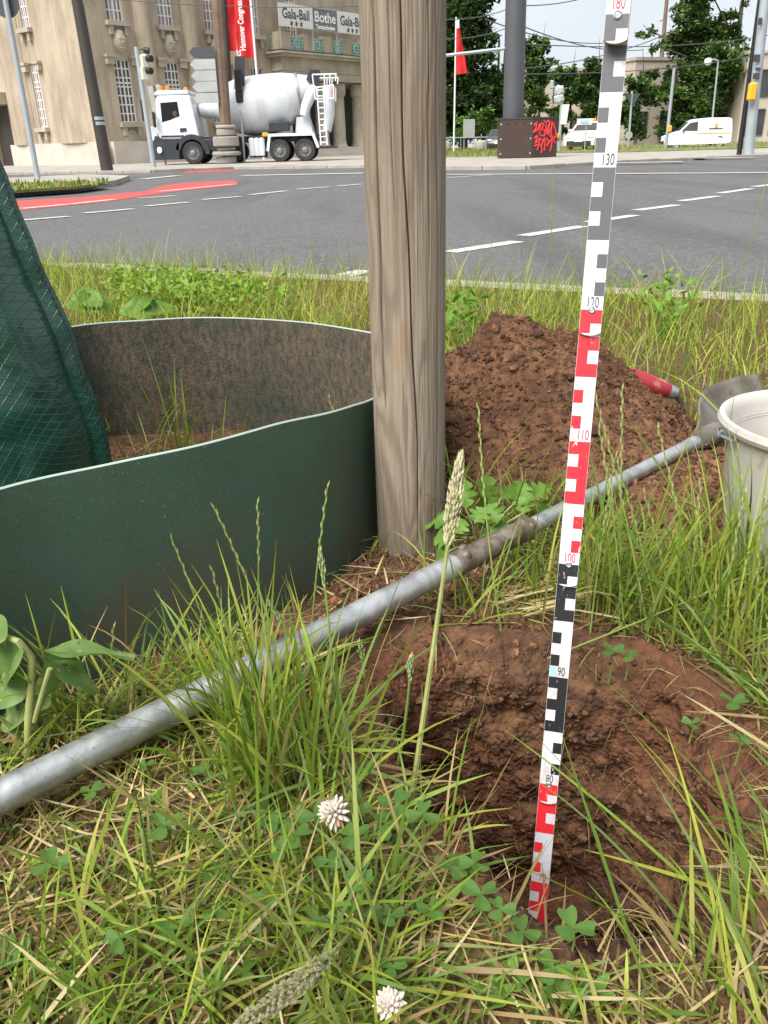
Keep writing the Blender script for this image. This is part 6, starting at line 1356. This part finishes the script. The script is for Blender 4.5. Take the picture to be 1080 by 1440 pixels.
g_ = (heap_h(P[:, 0], P[:, 1]) < .0) & ~in_ring(P[:, 0], P[:, 1]); P, c1 = P[g_], c1[g_]; n_ = len(P)
p7 = blades(P, RNG.uniform(.02, .045, n_), RNG.uniform(.009, .018, n_), RNG.uniform(0, 6.28, n_), RNG.normal(1.0, .3, n_), RNG.normal(.3, .3, n_), c1, c1, 3)
V, Q, C = merge([p6, p7]); tag(put('verge_herbs', raw_mesh('verge_herbs', V, Q, col=C), M['grass_blade']), 'low leafy green herbs growing along the verge', 'herbs', kind='stuff')
# clover
P = []
nn_, mm = 6, 7
for i in range(nn_ + 1):
    t = i / nn_; w_ = .44 * (math.sin(math.pi * (t * .60 + .02)) ** .8) * (1.0 if t < .85 else 1 - (t - .85) * 1.6)
    for j in range(mm):
        v = j / (mm - 1) * 2 - 1; P.append((t * (1 - .10 * (1 - abs(v)) * (t > .8)) + .0, v * w_, .10 * abs(v) * (.3 + t) - .12 * t * t))
LEAFLET = MB().add(P, [(i * mm + j, i * mm + j + 1, (i + 1) * mm + j + 1, (i + 1) * mm + j) for i in range(nn_) for j in range(mm - 1)])
lm = bpy.data.meshes.new('leaflet'); lm.from_pydata(LEAFLET.v, [], LEAFLET.f); lm.polygons.foreach_set('use_smooth', [True] * len(lm.polygons)); lm.materials.append(M['clover_leaf'])
stm = {}
def clover(px, py, sz, h):
    c_ = gp(px, py + h * 900, .2)
    if hole_q(np.array([c_.x]), np.array([c_.y]))[0] < 1.05: c_ = gp(px, py, .2)
    c_.z = gzs(c_.x, c_.y); nearhole = 'at the lip of the hole' if 640 < px < 1000 else 'in the grass'
    o = thing('clover', 'three leaved green clover ' + ('at the lip of the hole' if px > 640 else 'in the grass below the steel pipe'), 'clover', c_, 'clover by the hole' if px > 640 else 'clover in the grass')
    key = round(h, 3)
    if key not in stm: q = MB().tube([(0, 0, 0), (.002, .001, h * .6), (0, 0, h)], .0007, 5).build('stem', M['stalk_green'], o, True); stm[key] = q.data
    else: put('stem', stm[key], None, o)
    a0 = random.uniform(0, 6.28)
    tilt = random.uniform(-.3, .3)
    for k in range(3):
        l = put('leaflet', lm, None, o); l.location = (0, 0, h); l.rotation_euler = (tilt, random.uniform(-.35, .1), a0 + k * 2.09 + random.uniform(-.2, .2)); l.scale = (sz, sz, sz)
for px, py in ((500, 1165), (535, 1190), (590, 1195), (490, 1212), (465, 1248), (640, 1262), (545, 1335), (675, 1302), (735, 1345), (800, 1345), (310, 1262), (362, 1152), (212, 1090), (228, 1122), (285, 1102), (410, 1232), (520, 1318), (702, 1332), (397, 1402), (345, 1395), (1030, 992), (960, 1042), (1030, 1068), (1050, 985), (440, 1182), (430, 1215), (505, 1280), (610, 1330), (560, 1405), (455, 1340), (255, 1330), (180, 1370), (30, 1350), (12, 1365), (130, 1130), (320, 1300), (375, 1300), (200, 1260), (240, 1190), (385, 1170), (440, 1100), (395, 1190), (560, 1165), (665, 1260), (780, 1380), (300, 1410), (90, 1240), (870, 958), (850, 968)):
    for q in range(1):
        clover(px + random.uniform(-10, 10) + q * random.uniform(-26, 26), py + random.uniform(-8, 8), random.uniform(.0080, .0135), random.choice((.012, .02, .028, .036)))
# clover blossoms
simple('petal_white', (.60, .53, .46), .6, 0, 200, .1); simple('petal_brown', (.45, .27, .16), .7, 0, 200, .2)
for px, py, lab in ((470, 1143, 'white clover blossom standing above the grass tuft'), (548, 1412, 'white clover blossom half hidden low among clover leaves')):
    c_ = gp(px, py + 40, .2); c_.z = gzs(c_.x, c_.y); hd = at(px, py, c_.y - .022) - c_; o = thing('clover_blossom', lab, 'flower', c_)
    MB().tube([(0, 0, 0), hd * .5 + Vector((.003, 0, 0)), hd], .0010, 6).build('stem', M['stalk_green'], o, True)
    for k in range(64):
        a_ = k * 2.4; e_ = 1.4 - 2.5 * (k / 63); d_ = Vector((math.cos(a_) * math.cos(e_), math.sin(a_) * math.cos(e_), math.sin(e_))); mb = MB(); d_ = (d_ + Vector((0, 0, .1))).normalized(); fl_ = random.uniform(.0065, .0092) * (1 if px < 500 else .7); mb.lathe([(.0005, 0), (.0010, fl_ * .4), (.0015, fl_ * .68), (.0010, fl_ * .95), (.0002, fl_ * 1.15)], 6, hd + d_ * .0022, d_)
        mb.build('floret', M['petal_white' if k < 40 or k % 2 else 'petal_brown'], o)
# young shoots at the front lip
for px, py in ((790, 1405), (715, 1395), (690, 1410), (830, 1400)):
    c_ = gp(px, py + 14, .2); c_.z = gzs(c_.x, c_.y); o = thing('seedling', 'small light green seedling with upright leaves on the front lip of the hole', 'seedling', c_, 'seedlings on the front lip')
    for q in range(5): a_ = q * 1.256 + px; leaf('leaf', o, c_, c_, c_ + Vector((math.cos(a_) * .012, math.sin(a_) * .010, .016)), .0042, 'young_leaf', (math.cos(a_) * -.5, -.3, 1), 0, .35, .1)

# ---------------------------------------------------------------- street trees
def foliage_mat(name, dark, light):
    n = NT(name); c = n.mix(n.rng(n.noise(.9, 4), .35, .65, 0, 1), n.attr(), n.mix(1., n.attr(), (.6, .65, .6), 'MULTIPLY')); n.set(c, .6, 0, .3).translucent(n.mix(1., c, (1.1, 1.2, .6), 'MULTIPLY'), .25); M[name] = n.m
foliage_mat('foliage', None, None)
simple('bark', (.10, .08, .06), .9, 0, 3, .25, .5, 20)
def tree(name, label, base_px, Y, H_, blobs, leaf_n, leaf_s, pal, trunk_r=.16, group=None, lean=0, stemz=.35):
    b = at(base_px, 205, Y); b.z = ZP; k = hs(Y); o = thing(name, label, 'tree', b, group)
    tp = [Vector((lean * s, 0, s * H_)) + Vector((random.uniform(-.15, .15), random.uniform(-.15, .15), 0)) * (s > 0) for s in (0, .25, .5, .75, .95)]
    mb = MB().tube(tp, [trunk_r, trunk_r * .8, trunk_r * .55, trunk_r * .3, trunk_r * .08], 10)
    P = []; C = []; S_ = []
    B = []
    for (px, py, rx, rz) in blobs:
        c_ = at(px, py, Y) - b; B.append((c_, rx / k, rz / (1380 / Y)))
    tot = sum(r * r * h for _, r, h in B)
    for c_, rx, rz in B:
        c_.y += random.uniform(-.6, .6) * rx; s = min(.9, max(stemz, c_.z / H_ - .25)); st_ = Vector((lean * s, 0, s * H_)); mb.tube([st_, st_.lerp(c_, .5) + Vector((0, 0, .15)), c_ + Vector((0, 0, rz * .4))], [trunk_r * .32, trunk_r * .2, trunk_r * .05], 7)
        m_ = max(60, int(leaf_n * rx * rx * rz / tot)); nsub = max(5, m_ // 42)
        u = RNG.normal(0, 1, (nsub, 3)); u /= np.linalg.norm(u, axis=1)[:, None]; sub = u * (RNG.random((nsub, 1)) ** .4) * np.array([rx, rx, rz]) + np.array(c_)
        ii = RNG.integers(0, nsub, m_); q = sub[ii] + RNG.normal(0, 1, (m_, 3)) * np.array([.17, .17, .12]) * max(rx, .6)
        P.append(q); tone = RNG.uniform(.6, 1.35, nsub)[ii]; C.append(pal[RNG.integers(0, len(pal), m_)] * (tone * RNG.uniform(.8, 1.2, m_))[:, None])
    mb.build('trunk', M['bark'], o, True)
    P = np.concatenate(P); C = np.concatenate(C); n_ = len(P)
    V, Q, Cc = blades(P, RNG.uniform(.7, 1.3, n_) * leaf_s, RNG.uniform(.5, .9, n_) * leaf_s, RNG.uniform(0, 6.28, n_), RNG.normal(1.3, .5, n_), RNG.normal(.3, .3, n_), C, C, 2)
    put('crown', raw_mesh('crown', V, Q, col=Cc), M['foliage'], o)
DK = np.array([(.038, .080, .022), (.058, .108, .030), (.080, .138, .038)]); MD = np.array([(.075, .142, .032), (.100, .178, .040), (.135, .215, .050)]); LT = np.array([(.10, .19, .03), (.13, .22, .04)])
TG = 'street trees behind the lawn'
tree('broad_tree', 'tall dark dense tree behind the drooping red flag', 652, 82, 14, [(640, 10, 34, 40), (668, 30, 26, 36), (615, 60, 40, 50), (655, 80, 34, 40), (680, 60, 18, 22), (640, 130, 40, 44), (678, 130, 26, 36), (610, 150, 30, 44), (660, 165, 34, 30), (690, 85, 12, 14), (672, -15, 26, 30)], 16150, .42, DK, .4)
tree('bush', 'bright yellow green bush below the dark tree', 670, 76, 3, [(662, 172, 20, 18), (680, 165, 16, 20), (655, 188, 18, 12), (690, 180, 12, 14)], 1300, .30, LT, .08)
tree('broad_tree', 'mid green tree between the lamp post and the tram mast', 706, 84, 10, [(706, 120, 22, 24), (694, 150, 22, 24), (715, 165, 22, 24), (700, 185, 24, 16), (690, 100, 12, 14)], 4420, .34, MD, .2)
tree('young_tree', 'slender young tree with open crown right of the tram mast', 757, 70, 9, [(750, 70, 18, 14), (762, 62, 14, 12), (745, 95, 18, 16), (760, 105, 16, 16), (748, 130, 18, 20), (768, 88, 10, 8), (745, 160, 14, 18), (765, 145, 12, 12)], 3910, .30, MD, .10)
tree('young_tree', 'bushy street tree in front of the beige block windows', 800, 74, 7.5, [(795, 108, 16, 14), (800, 130, 18, 18), (785, 160, 16, 16), (785, 182, 14, 12), (812, 112, 12, 10)], 3230, .30, MD, .12)
tree('young_tree', 'dark round street tree just left of the folding rule', 832, 72, 8, [(835, 100, 16, 16), (825, 125, 18, 20), (840, 140, 18, 20), (825, 165, 16, 20), (848, 110, 14, 16), (838, 88, 10, 8)], 3910, .30, DK * 1.3, .12)
tree('young_tree', 'narrow bushy street tree just right of the folding rule', 893, 68, 7, [(893, 118, 15, 14), (895, 140, 16, 18), (888, 165, 18, 18), (897, 185, 16, 14), (880, 150, 12, 16)], 3230, .28, DK * 1.4, .12)
tree('big_tree', 'large spreading tree with airy crown behind the white van', 1022, 72, 14, [(975, 20, 30, 22), (960, 60, 26, 20), (990, 55, 30, 26), (1020, 40, 22, 24), (1000, 90, 34, 26), (965, 100, 24, 20), (1035, 75, 18, 20), (940, 130, 26, 24), (980, 130, 32, 26), (1020, 120, 22, 22), (960, 165, 30, 24), (1000, 160, 26, 22), (925, 100, 14, 10), (912, 45, 12, 12), (918, 68, 12, 8), (985, -15, 30, 22), (1040, 10, 10, 20), (940, 190, 22, 14)], 15300, .34, MD * .95, .32, None, -.6)
tree('background_tree', 'low dark tree mass closing the gap beside the hall', 600, 92, 9, [(560, 120, 40, 60), (590, 160, 40, 40), (630, 180, 40, 20), (720, 188, 30, 14), (770, 190, 30, 14)], 2600, .5, DK, .3)
# tufts on far lawns and on the traffic island
parts = []
for pts, z_, n_, ln, wd in (([(560, 221), (706, 209)], .09, 1500, (.10, .30), (.015, .03)), ([(780, 214), (1140, 199)], .09, 2600, (.10, .32), (.015, .03)), ([(-40, 272), (150, 254)], .13, 800, (.04, .14), (.02, .04))):
    px = RNG.uniform(pts[0][0], pts[1][0], n_); py = RNG.uniform(min(pts[0][1], pts[1][1]), max(pts[0][1], pts[1][1]), n_)
    P = np.array([tuple(gp(a, b, z_)) for a, b in zip(px, py)])
    if z_ == .13: k = (py > 255 + (150 - px) * .03) & (py < 271 - px * .07); P = P[k]
    elif pts[0][0] == 780: k = (py < 214.5 - (px - 780) * .027) & (py > 206 - (px - 780) * .022); P = P[k]
    n_ = len(P); c1 = np.where(RNG.random((n_, 1)) < .35, STRAWS[RNG.integers(0, 5, n_)], GREENS[RNG.integers(0, 6, n_)]) * .9
    parts.append(blades(P, RNG.uniform(*ln, n_), RNG.uniform(*wd, n_), RNG.uniform(0, 6.28, n_), np.abs(RNG.normal(.3, .2, n_)), RNG.normal(.4, .3, n_), c1, c1, 3))
V, Q, C = merge(parts); tag(put('far_grass', raw_mesh('far_grass', V, Q, col=C), M['grass_blade']), 'rough grass on the far lawns and the planted traffic island', 'grass', kind='stuff')
